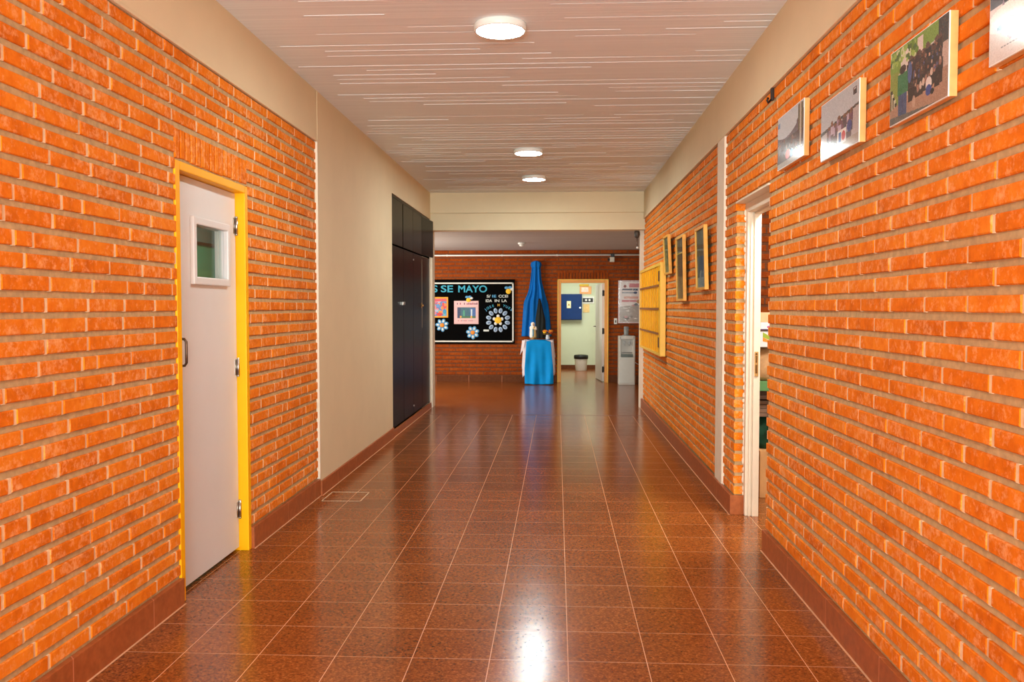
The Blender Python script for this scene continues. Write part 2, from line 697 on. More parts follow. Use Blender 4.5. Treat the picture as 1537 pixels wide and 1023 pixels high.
struct(b.build('trim_3', M_STRIP), 'thin whiter strip painted as the lit plaster edge beside the left brickwork', 'trim')  # whiter strip stands for light falling on the plaster's edge face

# ------------------------------------------------------------------ right wall
RD = (4.785, 5.65, 0.0, 2.04)
o = brick_wall('wall_right', 'x', R, -1, Y0, 6.0, BH, BT, 0.286, 34, holes=[RD], seed=8, slab_holes=[RD], thick=0.075, phase=-0.02)
struct(o, 'orange brick wall on the right with the photo panels and storeroom opening', 'wall')
o = brick_wall('wall_right', 'x', R + 0.006, -1, 6.25, 11.62, BH, BT, 0.27, 34, seed=21, thick=0.12)
struct(o, 'brick wall on the far right with the framed pictures', 'wall')
b = B()
b.box(R - 0.012, R + 0.12, Y0, 11.5, BT, CH)
b.box(R - 0.015, R, Y0, 11.5, BT - 0.004, BT + 0.012, bev=0.003)
struct(b.build('trim_4', M_PLASTER), 'cream plaster band between the right brickwork and the ceiling', 'trim')
b = B()
b.box(R - 0.012, R + 0.10, 6.0, 6.25, 0.0, BT, bev=0.004)
struct(b.build('trim_5', M_STRIP), 'narrow white plaster column between the two right brick sections', 'trim')
b = B()
b.box(R - 0.045, R + 0.12, 11.62, 11.72, 0.0, 2.40, bev=0.004)
struct(b.build('trim_6', M_STRIP), 'white plaster pilaster at the far end of the right wall', 'trim')
b = B()
b.box(L - 0.14, L + 0.036, 11.50, 11.72, 0.0, 2.40, bev=0.004)
b.box(L - 0.14, L + 0.012, 11.446, 11.50, 0.0, 2.546)
struct(b.build('trim_7', M_STRIP), 'white plaster pilaster beside the far edge of the black cabinet', 'trim')
b = B()
b.box(L - 0.14, R + 0.12, 11.48, 11.74, 2.635, CH + 0.12)
b.box(L - 0.14, R + 0.12, 11.505, 11.74, 2.40, 2.636)
b.box(L - 0.14, R + 0.12, 11.472, 11.505, 2.628, 2.642, bev=0.003)
struct(b.build('trim_8', M_PLASTER), 'cream plaster beam across the end of the corridor', 'trim')


# skirting
def skirting(name, label, segs, axis, plane, nrm, h, m=None):
    b = B()
    for s, e in segs:
        if axis == 'x':
            x0, x1 = sorted((plane - 0.01 * nrm, plane + 0.014 * nrm))
            b.box(x0, x1, s, e, 0, h, 0, 0.003)
            x0, x1 = sorted((plane + 0.014 * nrm, plane + 0.022 * nrm))
            b.box(x0, x1, s, e, -0.001, 0.0015, 1)
        else:
            y0, y1 = sorted((plane - 0.01 * nrm, plane + 0.014 * nrm))
            b.box(s, e, y0, y1, 0, h, 0, 0.003)
    return struct(b.build(name, [m or M_BASE, M_GROUT]), label, 'baseboard')


skirting('baseboard_left', 'terracotta skirting under the left brickwork on both sides of the white door', [(Y0, 3.79), (4.69, 6.055)], 'x', L + 0.001, 1, BH)
skirting('baseboard_left', 'lower terracotta skirting under the cream plaster wall', [(6.056, 8.80)], 'x', L + 0.012, 1, 0.105)
skirting('baseboard_left', 'terracotta plinth tiles under the black cabinet', [(8.801, 11.50)], 'x', L + 0.006, 1, 0.07)
skirting('baseboard_right', 'terracotta skirting under the near right brickwork', [(Y0, 4.80)], 'x', R - 0.001, -1, BH)
skirting('baseboard_right', 'terracotta skirting under the far right brickwork', [(5.63, 11.62)], 'x', R - 0.012, -1, BH + 0.008)
b = B()
b.box(R - 0.026, R + 0.064, 5.628, 5.645, 0, BH + 0.008, 0, 0.003)
struct(b.build('baseboard_right', M_BASE), 'terracotta skirting return on the brick reveal beside the white door frame', 'baseboard')


# ------------------------------------------------------------------ far hall shell
DX0, DX1, DZ = 0.022, 0.915, 1.856
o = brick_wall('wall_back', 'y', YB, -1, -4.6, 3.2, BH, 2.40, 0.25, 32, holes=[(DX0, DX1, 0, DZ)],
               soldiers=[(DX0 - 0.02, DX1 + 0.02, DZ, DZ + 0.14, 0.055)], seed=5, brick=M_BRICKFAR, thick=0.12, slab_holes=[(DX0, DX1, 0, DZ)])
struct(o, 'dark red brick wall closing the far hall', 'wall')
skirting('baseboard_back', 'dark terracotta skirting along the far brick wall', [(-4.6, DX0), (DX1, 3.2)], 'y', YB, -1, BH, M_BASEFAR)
b = B()
b.box(-4.6, L - 0.14, 11.55, 11.70, 0, 2.5)
b.box(R + 0.12, 3.2, 11.60, 11.72, 0, 2.5)
struct(b.build('wall_front', M_PLASTER), 'cream walls of the far hall either side of the corridor mouth', 'wall')
b = B()
b.box(-4.72, -4.6, 11.5, YB + 0.12, 0, 2.5)
struct(b.build('wall_side', M_PLASTER), 'cream end wall of the far hall to the left', 'wall')
b = B()
b.box(3.2, 3.32, 11.5, YB + 0.12, 0, 2.5)
struct(b.build('wall_side', M_PLASTER), 'cream end wall of the far hall to the right', 'wall')

# office behind the far door
b = B()
b.box(-0.6, 1.9, 18.9, 19.0, 0, 2.5)
b.box(-0.7, -0.6, YB + 0.12, 19.0, 0, 2.5)
b.box(1.9, 2.0, YB + 0.12, 19.0, 0, 2.5)
struct(b.build('wall_office', M_GREENWALL), 'pale green painted walls seen through the far doorway', 'wall')
b = B()
b.box(-0.7, 2.0, YB + 0.12, 19.0, 2.4, 2.5)
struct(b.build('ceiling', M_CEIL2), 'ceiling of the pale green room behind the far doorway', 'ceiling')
skirting('baseboard_office', 'brown skirting at the foot of the pale green wall', [(-0.6, 1.9)], 'y', 18.9, -1, 0.09, M_BASEFAR)

# classroom behind the left door
b = B()
b.box(-3.4, -3.3, 3.2, 8.7, 0, 2.7)
b.box(-3.4, L - 0.141, 3.1, 3.2, 0, 2.7)
b.box(-3.4, L - 0.141, 8.7, 8.79, 0, 2.7)
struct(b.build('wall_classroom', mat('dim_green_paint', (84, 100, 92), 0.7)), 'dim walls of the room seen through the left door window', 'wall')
b = B()
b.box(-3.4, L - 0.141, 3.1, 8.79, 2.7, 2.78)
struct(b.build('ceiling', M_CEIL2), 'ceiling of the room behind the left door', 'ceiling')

# storeroom behind the right opening
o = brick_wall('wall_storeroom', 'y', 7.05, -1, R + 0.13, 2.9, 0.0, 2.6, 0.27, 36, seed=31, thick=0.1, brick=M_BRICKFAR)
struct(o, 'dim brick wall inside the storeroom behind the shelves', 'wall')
b = B()
b.box(2.9, 3.0, 4.0, 7.15, 0, 2.6)
b.box(R + 0.08, 3.0, 3.9, 4.0, 0, 2.6)
struct(b.build('wall_storeroom', M_PLASTER), 'plastered side walls of the storeroom', 'wall')
b = B()
b.box(R + 0.13, 3.0, 3.9, 7.15, 2.6, 2.7)
struct(b.build('ceiling', M_CEIL2), 'ceiling of the storeroom', 'ceiling')

# ------------------------------------------------------------------ door_1 : white door, yellow frame
d1 = empty('door_1', (L, 4.24, 0), 'white door in a yellow frame in the left brick wall', 'door', kind='structure')
b = B()
xo, xi = L + 0.001, L - 0.13
b.box(xi, xo, 3.79, 3.835, 0.0, 2.03, 0, 0.004)
b.box(xi, xo, 4.648, 4.69, 0.0, 2.03, 0, 0.004)
b.box(xi, xo, 3.835, 4.648, 1.99, 2.03, 0, 0.004)
b.box(xi, L - 0.098, 3.835, 3.85, 0, 1.99, 0)
b.box(xi, L - 0.098, 4.63, 4.648, 0, 1.99, 0)
b.build('door_frame', M_YELLOW, d1)
XF = L - 0.055
wy0, wy1, wz0, wz1 = 4.09, 4.50, 1.50, 1.78
b = B()
xb = XF - 0.042
ly0, ly1, lz0, lz1 = 3.838, 4.645, 0.022, 1.987
b.box(xb, XF, ly0, wy0, lz0, lz1)
b.box(xb, XF, wy1, ly1, lz0, lz1)
b.box(xb, XF, wy0, wy1, lz0, wz0)
b.box(xb, XF, wy0, wy1, wz1, lz1)
leaf = b.build('door_leaf', M_DOORW, d1)
b = B()
w = 0.046
for (a0, a1, c0, c1) in ((wy0 - w + .02, wy0 + .008, wz0 - w + .02, wz1 + w - .02), (wy1 - .008, wy1 + w - .02, wz0 - w + .02, wz1 + w - .02),
                         (wy0, wy1, wz0 - w + .02, wz0 + .012), (wy0, wy1, wz1 - .012, wz1 + w - .02)):
    b.box(XF - 0.01, XF + 0.020, a0, a1, c0, c1, 0, 0.006)
    b.box(XF - 0.055, XF - 0.036, a0, a1, c0, c1, 0, 0.003)
b.build('window_moulding', M_DOORW, leaf)
b = B()
b.box(XF - 0.026, XF - 0.021, wy0, wy1, wz0, wz1)
b.build('glass_pane', M_GLASS, leaf)
b = B()
hx = XF + 0.034
b.tube([(XF, 3.925, 1.085), (hx - .008, 3.925, 1.088), (hx, 3.925, 1.10), (hx, 3.925, 1.15), (hx, 3.925, 1.20), (hx - .008, 3.925, 1.212), (XF, 3.925, 1.215)], 0.0065, 10)
tag(b.build('door_handle', M_DARKSTEEL, leaf), 'dark steel pull handle', None)
for hz in (1.81, 1.03, 0.235):
    b = B()
    b.cyl((XF + 0.009, 4.643, hz - 0.045), (XF + 0.009, 4.643, hz + 0.045), 0.0075)
    b.box(XF, XF + 0.003, 4.612, 4.641, hz - 0.043, hz + 0.043)
    for k in (-1, 1):
        b.ball((XF + 0.009, 4.643, hz + k * 0.047), 0.0075)
    b.build('hinge', M_STEEL, d1)
b = B()
b.box(-3.298, -3.275, 4.4, 8.6, 0.6, 1.93, 0)
b.box(-3.298, -3.262, 4.4, 8.6, 1.93, 1.96, 1, 0.003)
b.box(-3.298, -3.262, 4.4, 8.6, 0.57, 0.6, 1, 0.003)
o = b.build('green_board', [mat('green_chalkboard', (64, 128, 98), 0.5), M_DARKSTEEL])
tag(o, 'green board seen through the small window of the left door', 'board')

# ------------------------------------------------------------------ door_2 : white frame of the storeroom opening
d2 = empty('door_2', (R + 0.1, 5.2, 0), 'worn white frame of the storeroom opening in the right wall', 'door', kind='structure')
b = B()
fx0, fx1 = R + 0.064, R + 0.150
b.box(fx0, fx1, 5.60, 5.66, 0, 2.04, 0, 0.004)
b.box(fx0 + .02, fx0 + .032, 5.588, 5.60, 0, 1.975, 0, 0.003)
b.box(fx0 + .044, fx1, 5.585, 5.60, 0, 1.975, 0, 0.003)
b.box(fx0, fx1, 4.77, 4.80, 0, 2.04, 0, 0.004)
b.box(fx0, fx1, 4.80, 5.60, 1.975, 2.045, 0, 0.004)
b.box(fx0 + .044, fx1, 4.80, 5.60, 1.962, 1.975, 0, 0.003)
b.box(R - 0.004, fx0 + .004, 4.79, 5.645, 2.034, 2.046, 0, 0.003)
b.build('door_frame', M_STRIP, d2)
rn = random.Random(4)
b = B()
for k in range(46):
    z = 0.14 + k * 0.041 + rn.uniform(-.01, .01)
    r = rn.uniform(0.006, 0.013)
    b.ball((fx0 - 0.001, 5.646, z), r, 0.006, rn.uniform(0.014, 0.028), seg=8)
b.build('plaster_smear', M_STRIP, d2)
b = B()
b.box(fx0 + .050, fx0 + .074, 5.580, 5.588, 0.915, 1.075, 0, 0.002)
b.box(fx0 + .054, fx0 + .066, 5.573, 5.582, 1.005, 1.050, 1, 0.003)
b.box(fx0 + .054, fx0 + .068, 5.578, 5.582, 0.935, 0.99, 1, 0.001)
b.ball((fx0 + .06, 5.576, 1.062), 0.006, m=1)
tag(b.build('strike_plate', [mat('worn_brass', (206, 160, 98), 0.4, 0.6), mat('brass_shadow', (120, 84, 44), 0.4, 0.7)], d2), 'worn brass strike plate', None)


# ------------------------------------------------------------------ storeroom contents
def flatbox(name, x0, x1, y0, y1, z0, z1, m, label, cat, bev=0.004, group=None):
    b = B()
    b.box(x0, x1, y0, y1, z0, z1, 0, bev)
    return tag(b.build(name, m), label, cat, group)


SX = 1.36
sh = empty('storage_shelf', (1.9, 6.5, 0), 'dark storage shelf loaded with supplies behind the storeroom opening', 'shelf')
M_SHELF = mat('dark_shelf_wood', (70, 44, 28), 0.6)
b = B()
b.box(SX, 2.5, 6.16, 6.62, 0.735, 0.765, 0, 0.003)
b.build('shelf_board', M_SHELF, sh)
for xx in (SX + 0.0, 2.46):
    for yy in (6.18, 6.58):
        b = B()
        b.box(xx, xx + 0.035, yy, yy + 0.035, 0.0, 0.735)
        b.build('leg', M_SHELF, sh)
b = B()
b.box(SX, 2.5, 6.16, 6.62, 0.705, 0.733, 0, 0.003)
b.build('apron', M_SHELF, sh)
tag(flatbox('folder_stack', SX + .05, 2.0, 6.14, 6.5, 0.766, 0.835, mat('green_cardboard', (90, 140, 84), 0.6), 'green bound folder lying flat on the storeroom shelf', 'folder'), 'green bound folder lying flat on the storeroom shelf', 'folder')
# crumpled brown paper bag
b = B()


def bagfn(t, z):
    return 0.10 * math.sin(3 * t + z * 23) + 0.06 * math.sin(7 * t - z * 41)


b.lathe([(0.15, 0.0), (0.165, 0.03), (0.16, 0.09), (0.15, 0.15), (0.155, 0.2), (0.14, 0.235)], (1.60, 6.27, 0.836), 30, sx=1.25, sy=0.72, fold=bagfn)
tag(b.build('paper_bag', mat('brown_kraft_paper', (196, 150, 104), 0.8, var=0.2, scale=18, bump=0.6)), 'crumpled brown paper bag on the green folder in the storeroom', 'bag')
b = B()
b.box(SX + .08, 1.92, 6.14, 6.46, 1.076, 1.20, 0, 0.004)
b.box(SX + .08, 1.92, 6.1385, 6.1402, 1.082, 1.19, 1)
b.bm.faces.new([b.bm.verts.new(p) for p in ((1.46, 6.138, 1.185), (1.46, 6.138, 1.15), (1.62, 6.138, 1.083), (1.62, 6.138, 1.10))]).material_index = 2
b.bm.faces.new([b.bm.verts.new(p) for p in ((1.46, 6.138, 1.15), (1.46, 6.138, 1.12), (1.56, 6.138, 1.10))]).material_index = 3
tag(b.build('magazine_box', [mat('grey_card', (150, 132, 112), 0.7), mat('white_card', (222, 222, 226), 0.6), mat('leaf_green', (150, 170, 50), 0.6), mat('warm_orange', (226, 140, 50), 0.6)]),
    'white box with a green and orange print above the brown bag', 'box')
b = B()
b.box(SX + .08, 1.9, 6.13, 6.44, 1.201, 1.255, 0, 0.004)
for k, (x, z) in enumerate(((1.50, 1.222), (1.525, 1.236), (1.548, 1.226), (1.515, 1.214), (1.56, 1.24))):
    b.ball((x, 6.13, z), 0.013, 0.0012, 0.009, m=1, seg=8)
b.box(SX + .08, 1.9, 6.128, 6.131, 1.201, 1.208, 2)
tag(b.build('label_box', [mat('white_box_card', (226, 220, 228), 0.6), mat('magenta_ink', (190, 60, 130), 0.6), mat('purple_ink', (70, 40, 84), 0.6)]),
    'flat white box with magenta blotches on the storeroom pile', 'box')
flatbox('cardboard_tray', SX + .06, 1.86, 6.14, 6.42, 1.256, 1.325, mat('pale_cardboard', (222, 178, 134), 0.75), 'pale cardboard tray topmost of the storeroom pile', 'tray')
# below the shelf
for k in range(4):
    z = 0.575 + k * 0.03
    flatbox('board_slab', SX + .04, 1.95, 6.20, 6.5, z, z + 0.027, mat('grey_brown_board', (134, 104, 84), 0.7),
            'grey brown board in the flat stack under the shelf, %s' % ('lowest of the stack', 'second from the bottom', 'third from the bottom', 'topmost of the stack')[k], 'board', 0.003, 'boards stacked under the storeroom shelf')
b = B()
b.tube([(1.545, 6.15, 0.69), (1.55, 6.148, 0.63), (1.54, 6.145, 0.58), (1.515, 6.145, 0.545)], 0.022, 10)
tag(b.build('red_cloth', mat('red_cloth', (204, 34, 24), 0.7)), 'red cloth strip hanging under the storeroom shelf', 'cloth')
b = B()
b.lathe([(0.16, 0.0), (0.19, 0.04), (0.185, 0.12), (0.17, 0.2), (0.15, 0.232)], (1.62, 6.33, 0.34), 28, sy=0.75, sx=1.1, fold=lambda t, z: 0.08 * math.sin(5 * t + 20 * z))
tag(b.build('fabric_bundle', mat('dark_green_cloth', (14, 72, 48), 0.8, var=0.3)), 'dark green fabric bundle on the cardboard box in the storeroom', 'fabric')
b = B()
b.box(SX + .09, 1.9, 6.14, 6.55, 0.0, 0.338, 0, 0.004)
b.box(1.6, 1.61, 6.138, 6.142, 0.04, 0.30, 1)
tag(b.build('cardboard_box', [mat('tan_cardboard', (220, 164, 108), 0.75), mat('brown_tape', (180, 128, 78), 0.4)]), 'tan cardboard box on the storeroom floor', 'box')
b = B()
b.grid(6, 10, lambda u, v: (1.50 + 0.09 * u + 0.02 * v, 6.125 + 0.006 * math.sin(5 * v), 0.345 - v * 0.17 * (0.4 + 0.6 * u)))
b.solidify(0.002)
tag(b.build('paper_sheet', mat('pale_blue_paper', (204, 218, 226), 0.6)), 'pale blue paper sheet hanging over the tan box', 'paper')

# ------------------------------------------------------------------ black cabinet in the left wall
cb = empty('black_cabinet', (L, 10.12, 0.07), 'tall glossy black built-in cabinet with two tiers of doors on the left', 'cabinet')
CY = [8.83, 9.48, 10.13, 10.785, 11.435]
b = B()
b.box(L - 0.5, L + 0.004, 8.80, 8.83, 0.071, 2.545, 0, 0.002)
b.box(L - 0.5, L + 0.004, 11.435, 11.445, 0.071, 2.545, 0, 0.002)
b.box(L - 0.5, L + 0.004, 8.83, 11.435, 2.515, 2.545, 0, 0.002)
b.box(L - 0.5, L - 0.02, 8.83, 11.435, 0.071, 0.09)
b.box(L - 0.5, L - 0.025, 8.83, 11.435, 2.005, 2.025)
b.box(L - 0.52, L - 0.5, 8.80, 11.445, 0.071, 2.545)
b.build('cabinet_body', M_BLACKP, cb)
M_EDGE = mat('worn_pale_edge', (210, 190, 160), 0.5)
for k in range(4):
    b = B()
    b.box(L - 0.018, L + 0.006, CY[k] + 0.004, CY[k + 1] - 0.004, 0.095, 2.008, 0, 0.003)
    if k == 3:
        b.box(L - 0.016, L + 0.0065, CY[k] + 0.01, CY[k + 1] - 0.01, 2.0075, 2.0105, 1)  # pale strip for the light frame showing in the gap above
        b.box(L + 0.0055, L + 0.0068, CY[k] + 0.004, CY[k] + 0.010, 1.1, 1.97, 1)  # pale strip paints the highlight line along the leaf edge
    dr = b.build('door', [M_BLACKP, M_EDGE], cb)
    if k in (0, 2):
        b = B()
        yy = CY[k + 1] - 0.03
        if k == 0:
            b.box(L + 0.006, L + 0.020, yy - 0.075, yy - 0.015, 1.385, 1.425, 0, 0.004)
            b.box(L + 0.006, L + 0.022, yy + 0.005, yy + 0.055, 1.390, 1.425, 0, 0.004)
            b.cyl((L + 0.016, yy - 0.05, 1.40), (L + 0.016, yy + 0.04, 1.40), 0.006)
            b.ball((L + 0.022, yy - 0.055, 1.41), 0.010)
        else:
            b.box(L + 0.006, L + 0.012, yy - 0.012, yy + 0.018, 1.35, 1.42, 0, 0.003)
            b.ball((L + 0.020, yy, 1.385), 0.016)
        tag(b.build('latch', M_STEEL if k == 0 else mat('dull_brass', (200, 150, 96), 0.35, 0.8), dr), 'steel latch' if k == 0 else 'small brass knob', None)
    if k in (1, 2):
        for zz in (0.18, 1.93):
            b = B()
            b.cyl((L + 0.004, CY[1 if k == 1 else 2] + 0.03 + (0.62 if k == 1 else 0), zz), (L + 0.011, CY[1 if k == 1 else 2] + 0.03 + (0.62 if k == 1 else 0), zz), 0.010)
            b.build('bolt', M_STEEL, dr)
for k in range(4):
    b = B()
    rot = None
    pv = None
    g = 0.004
    if k == 3:
        rot = Matrix.Rotation(math.radians(-4.6), 4, 'Z')
        pv = (L + 0.006, CY[3], 2.2)
    y0, y1 = CY[k] + g, CY[k + 1] - g
    if k == 0:
        y1 -= 0.03
    b.box(L - 0.016, L + 0.006, y0, y1, 2.028, 2.512, 0, 0.003, rot=rot, pivot=pv)
    b.build('upper_door', M_BLACKP, cb)

# ------------------------------------------------------------------ ceiling lights
def ceiling_light(x, y, label):
    t = empty('ceiling_light', (x, y, CH), label, 'lamp', 'round ceiling lights of the corridor')
    b = B()
    r = 0.143
    b.lathe([(r - .004, 0.0), (r, -0.004), (r, -0.034), (r - .004, -0.038), (r - .012, -0.0385), (r - .012, -0.030)], (x, y, CH), 56)
    b.build('housing', M_WHITE, t)
    b = B()
    b.lathe([(r - .0125, -0.031), (r - .0125, -0.0365), (r - .03, -0.0385), (0.02, -0.039)], (x, y, CH), 48)
    b.build('diffuser', M_LAMP, t)
    return t


def copy_tree(o, loc, label):
    c = o.copy()
    COL.objects.link(c)
    c.location = loc
    c['label'] = label
    for ch in o.children:
        k = ch.copy()
        COL.objects.link(k)
        k.parent = c
        for g in ch.children:
            q = g.copy()
            COL.objects.link(q)
            q.parent = k
    return c


cl = ceiling_light(-0.312, 4.70, 'round white ceiling light nearest the camera')
copy_tree(cl, (-0.282, 8.41, CH), 'round white ceiling light, middle one of the three')
copy_tree(cl, (-0.275, 10.12, CH), 'round white ceiling light closest to the end beam')


# ------------------------------------------------------------------ pictures made of ink cells
class Pic:
    def __init__(self, w, h, bg):
        w, h = w * 2, h * 2
        self.a = np.zeros((h, w, 3))
        self.a[:] = bg
        self.w, self.h = w, h
        yy, xx = np.mgrid[0:h, 0:w]
        self.x, self.y = (xx + 0.5) / w, (yy + 0.5) / h     # y grows downward

    def rect(self, x0, y0, x1, y1, c):
        self.a[(self.x >= x0) & (self.x <= x1) & (self.y >= y0) & (self.y <= y1)] = c

    def ell(self, cx, cy, rx, ry, c):
        self.a[((self.x - cx) / rx) ** 2 + ((self.y - cy) / ry) ** 2 <= 1] = c

    def above(self, fn, c, below=False):
        m = self.y < fn(self.x)
        self.a[~m if below else m] = c

    def person(self, cx, top, h, shirt, legs, skin=(120, 80, 60)):
        w = h * 0.16 * self.h / self.w * 1.3
        self.rect(cx - w, top + h * .15, cx + w, top + h * .55, shirt)
        self.rect(cx - w * .8, top + h * .55, cx + w * .8, top + h, legs)
        self.ell(cx, top + h * .08, w * .62, h * .085, skin)

    def noise(self, amt, seed):
        r = np.random.RandomState(seed)
        self.a = np.clip(self.a + r.normal(0, amt, (self.h, self.w, 1)), 0, 255)

    def mesh(self, name, p0, u, v, m, parent):
        """p0 = top-left corner, u along the width, v down the height"""
        p0, u, v = Vector(p0), Vector(u), Vector(v)
        w, h = self.w, self.h
        wl = Vector((0, 0, 0))
        p = parent
        while p is not None:
            wl += p.location
            p = p.parent
        vs = [tuple(p0 - wl + u * (i / w) + v * (j / h)) for j in range(h + 1) for i in range(w + 1)]
        fs = [(j * (w + 1) + i, (j + 1) * (w + 1) + i, (j + 1) * (w + 1) + i + 1, j * (w + 1) + i + 1) for j in range(h) for i in range(w)]
        me = bpy.data.meshes.new(name)
        me.from_pydata(vs, [], fs)
        at = me.color_attributes.new('ink', 'FLOAT_COLOR', 'CORNER')
        s = self.a.reshape(-1, 3) / 255.0
        ln_ = np.where(s <= 0.04045, s / 12.92, ((s + 0.055) / 1.055) ** 2.4)
        c = np.ones((w * h, 4), dtype=np.float32)
        c[:, :3] = ln_
        at.data.foreach_set('color', np.repeat(c, 4, axis=0).ravel())
        me.materials.append(m)
        o = bpy.data.objects.new(name, me)
        COL.objects.link(o)
        o.parent = parent
        return o


def photo_panel(y0, y1, z0, z1, pic, label):
    """panel on the right wall; y1 is the far edge"""
    t = empty('photo_panel', (R - 0.010, (y0 + y1) / 2, z0), label, 'picture', 'photo panels high on the right wall')
    b = B()
    xf = R - 0.028
    wd = 0.018
    b.box(xf + .002, R - 0.003, y0, y0 + wd, z0, z1, 0, 0.002)
    b.box(xf + .002, R - 0.003, y1 - wd, y1, z0, z1, 0, 0.002)
    b.box(xf + .002, R - 0.003, y0 + wd, y1 - wd, z0, z0 + wd, 0, 0.002)
    b.box(xf + .002, R - 0.003, y0 + wd, y1 - wd, z1 - wd, z1, 0, 0.002)
    b.build('backing_frame', M_WOOD, t)
    b = B()
    b.box(xf - .001, xf + .004, y0 + .001, y1, z0, z1, 0)
    b.build('panel', M_WHITE, t)
    pic.mesh('photo_print', (xf - 0.0018, y1 - .003, z1 - .003), (0, -(y1 - y0 - .006), 0), (0, 0, -(z1 - z0 - .006)), M_PRINT, t)
    return t


rr = random.Random(11)
# farthest panel: mountain valley and a crowd
p = Pic(66, 40, (196, 200, 206))
p.above(lambda x: 0.30 + 0.16 * np.sin(x * 3.0 + 0.6) * (x < .75) - 0.55 * (x > .72) * (x - .72), (104, 92, 100), True)
p.above(lambda x: 0.52 - 0.05 * x, (84, 62, 62), True)
p.rect(0.80, 0.03, 0.98, 0.5, (92, 84, 50))
p.rect(0.86, 0.0, 0.92, 0.95, (190, 176, 160))
for k in range(70):
    x, y = rr.uniform(.05, .8), rr.uniform(.52, .8)
    p.ell(x, y, .02, .035, rr.choice(((50, 36, 34), (110, 82, 76), (70, 48, 52), (140, 110, 100))))
p.ell(.42, .8, .10, .09, (196, 66, 74))
p.ell(.56, .82, .06, .08, (50, 84, 140))
p.ell(.74, .83, .05, .06, (110, 150, 50))
p.rect(0, .9, 1, 1, (170, 160, 150))
p.rect(0.0, .10, .10, .2, (120, 150, 190))
p.noise(8, 1)
photo_panel(4.03, 4.495, 2.062, 2.326, p, 'photo panel of a crowd in a valley, farthest of the wall photos')
# second: group under a roof line with banner
p = Pic(66, 42, (190, 196, 204))
p.above(lambda x: 0.50 - 0.14 * x, (66, 70, 66), True)
p.above(lambda x: 0.56 - 0.16 * x, (186, 176, 176), True)
for k in range(46):
    x = rr.uniform(.2, .85)
    y = rr.uniform(.42, .62) - .08 * x
    p.person(x, y, .34, rr.choice(((150, 120, 140), (110, 70, 90), (190, 170, 190), (90, 70, 80))), rr.choice(((60, 50, 60), (100, 76, 80))))
p.rect(0, .84, 1, 1, (170, 156, 142))
p.ell(.12, .9, .16, .14, (250, 246, 236))  # glare painted into the print's lower left corner
p.rect(.47, .64, .70, .88, (236, 232, 232))
p.rect(.50, .68, .57, .85, (50, 90, 160))
p.ell(.63, .76, .05, .08, (196, 46, 52))
p.ell(.78, .66, .06, .1, (60, 66, 130))
p.rect(.86, .08, .95, .2, (52, 50, 58))
p.rect(.88, .1, .93, .12, (180, 180, 186))
p.noise(8, 2)
photo_panel(3.305, 3.77, 1.985, 2.225, p, 'photo panel of a group with a white banner, second from the storeroom opening')
# third: outdoor group, person in green
p = Pic(72, 48, (196, 180, 166))
p.above(lambda x: 0.30 + 0.0 * x, (206, 206, 200))
p.above(lambda x: 0.34 - 0.2 * (x - .2) * (x > .3), (120, 160, 60))
p.rect(.2, .05, .38, .42, (222, 214, 206))
p.rect(.50, .04, .60, .3, (226, 214, 208))
p.rect(.85, 0, 1, .32, (42, 42, 36))
p.rect(0, .30, .16, .80, (136, 156, 66))
for k in range(8):
    p.rect(0.01 + .02 * k, .52 + .05 * k, .05 + .02 * k, .85, (206, 200, 170) if k % 2 else (60, 60, 40))
p.above(lambda x: 0.80 - 0.28 * x, (170, 134, 112), True)
p.rect(.86, .32, 1, .62, (196, 172, 160))
for k in range(90):
    x = rr.uniform(.36, .88)
    y = .18 + rr.uniform(0, .28)
    p.person(x, y, .36, rr.choice(((34, 26, 24), (50, 38, 36), (26, 24, 30), (66, 48, 40))), (36, 28, 26), (84, 58, 44))
for k in range(9):
    x = .52 + .045 * k
    p.ell(x, .70 - .022 * k, .022, .05, rr.choice(((210, 190, 176), (80, 60, 52), (150, 110, 96), (60, 50, 60))))
p.ell(.70, .72, .05, .09, (226, 222, 220))
p.ell(.70, .80, .05, .07, (44, 74, 150))
p.ell(.76, .84, .03, .04, (20, 18, 20))
for k in range(60):
    p.ell(rr.uniform(.0, .5), rr.uniform(.0, .22), rr.uniform(.01, .04), rr.uniform(.01, .05), rr.choice(((96, 140, 40), (150, 186, 84), (64, 104, 34), (200, 214, 160))))
for k in range(40):
    x = rr.uniform(.38, .88)
    p.ell(x, .42 + rr.uniform(-.12, .3) - .25 * (x - .4), .012, .022, rr.choice(((140, 100, 80), (90, 62, 50), (190, 160, 140), (70, 80, 120))))
p.rect(.165, .36, .185, .62, (34, 110, 68))
p.rect(.30, .36, .318, .60, (34, 110, 68))
p.person(.24, .26, .70, (34, 120, 74), (58, 82, 124), (58, 42, 36))
p.rect(.236, .66, .244, .95, (40, 56, 90))
p.ell(.37, .42, .04, .14, (70, 96, 150))
p.ell(.45, .84, .03, .08, (190, 160, 140))
p.above(lambda x: 0.90 + 0.12 * x, (96, 100, 96), True)
p.noise(9, 3)
photo_panel(2.568, 3.005, 1.975, 2.222, p, 'photo panel of an outdoor group with a green shirted person at its edge')
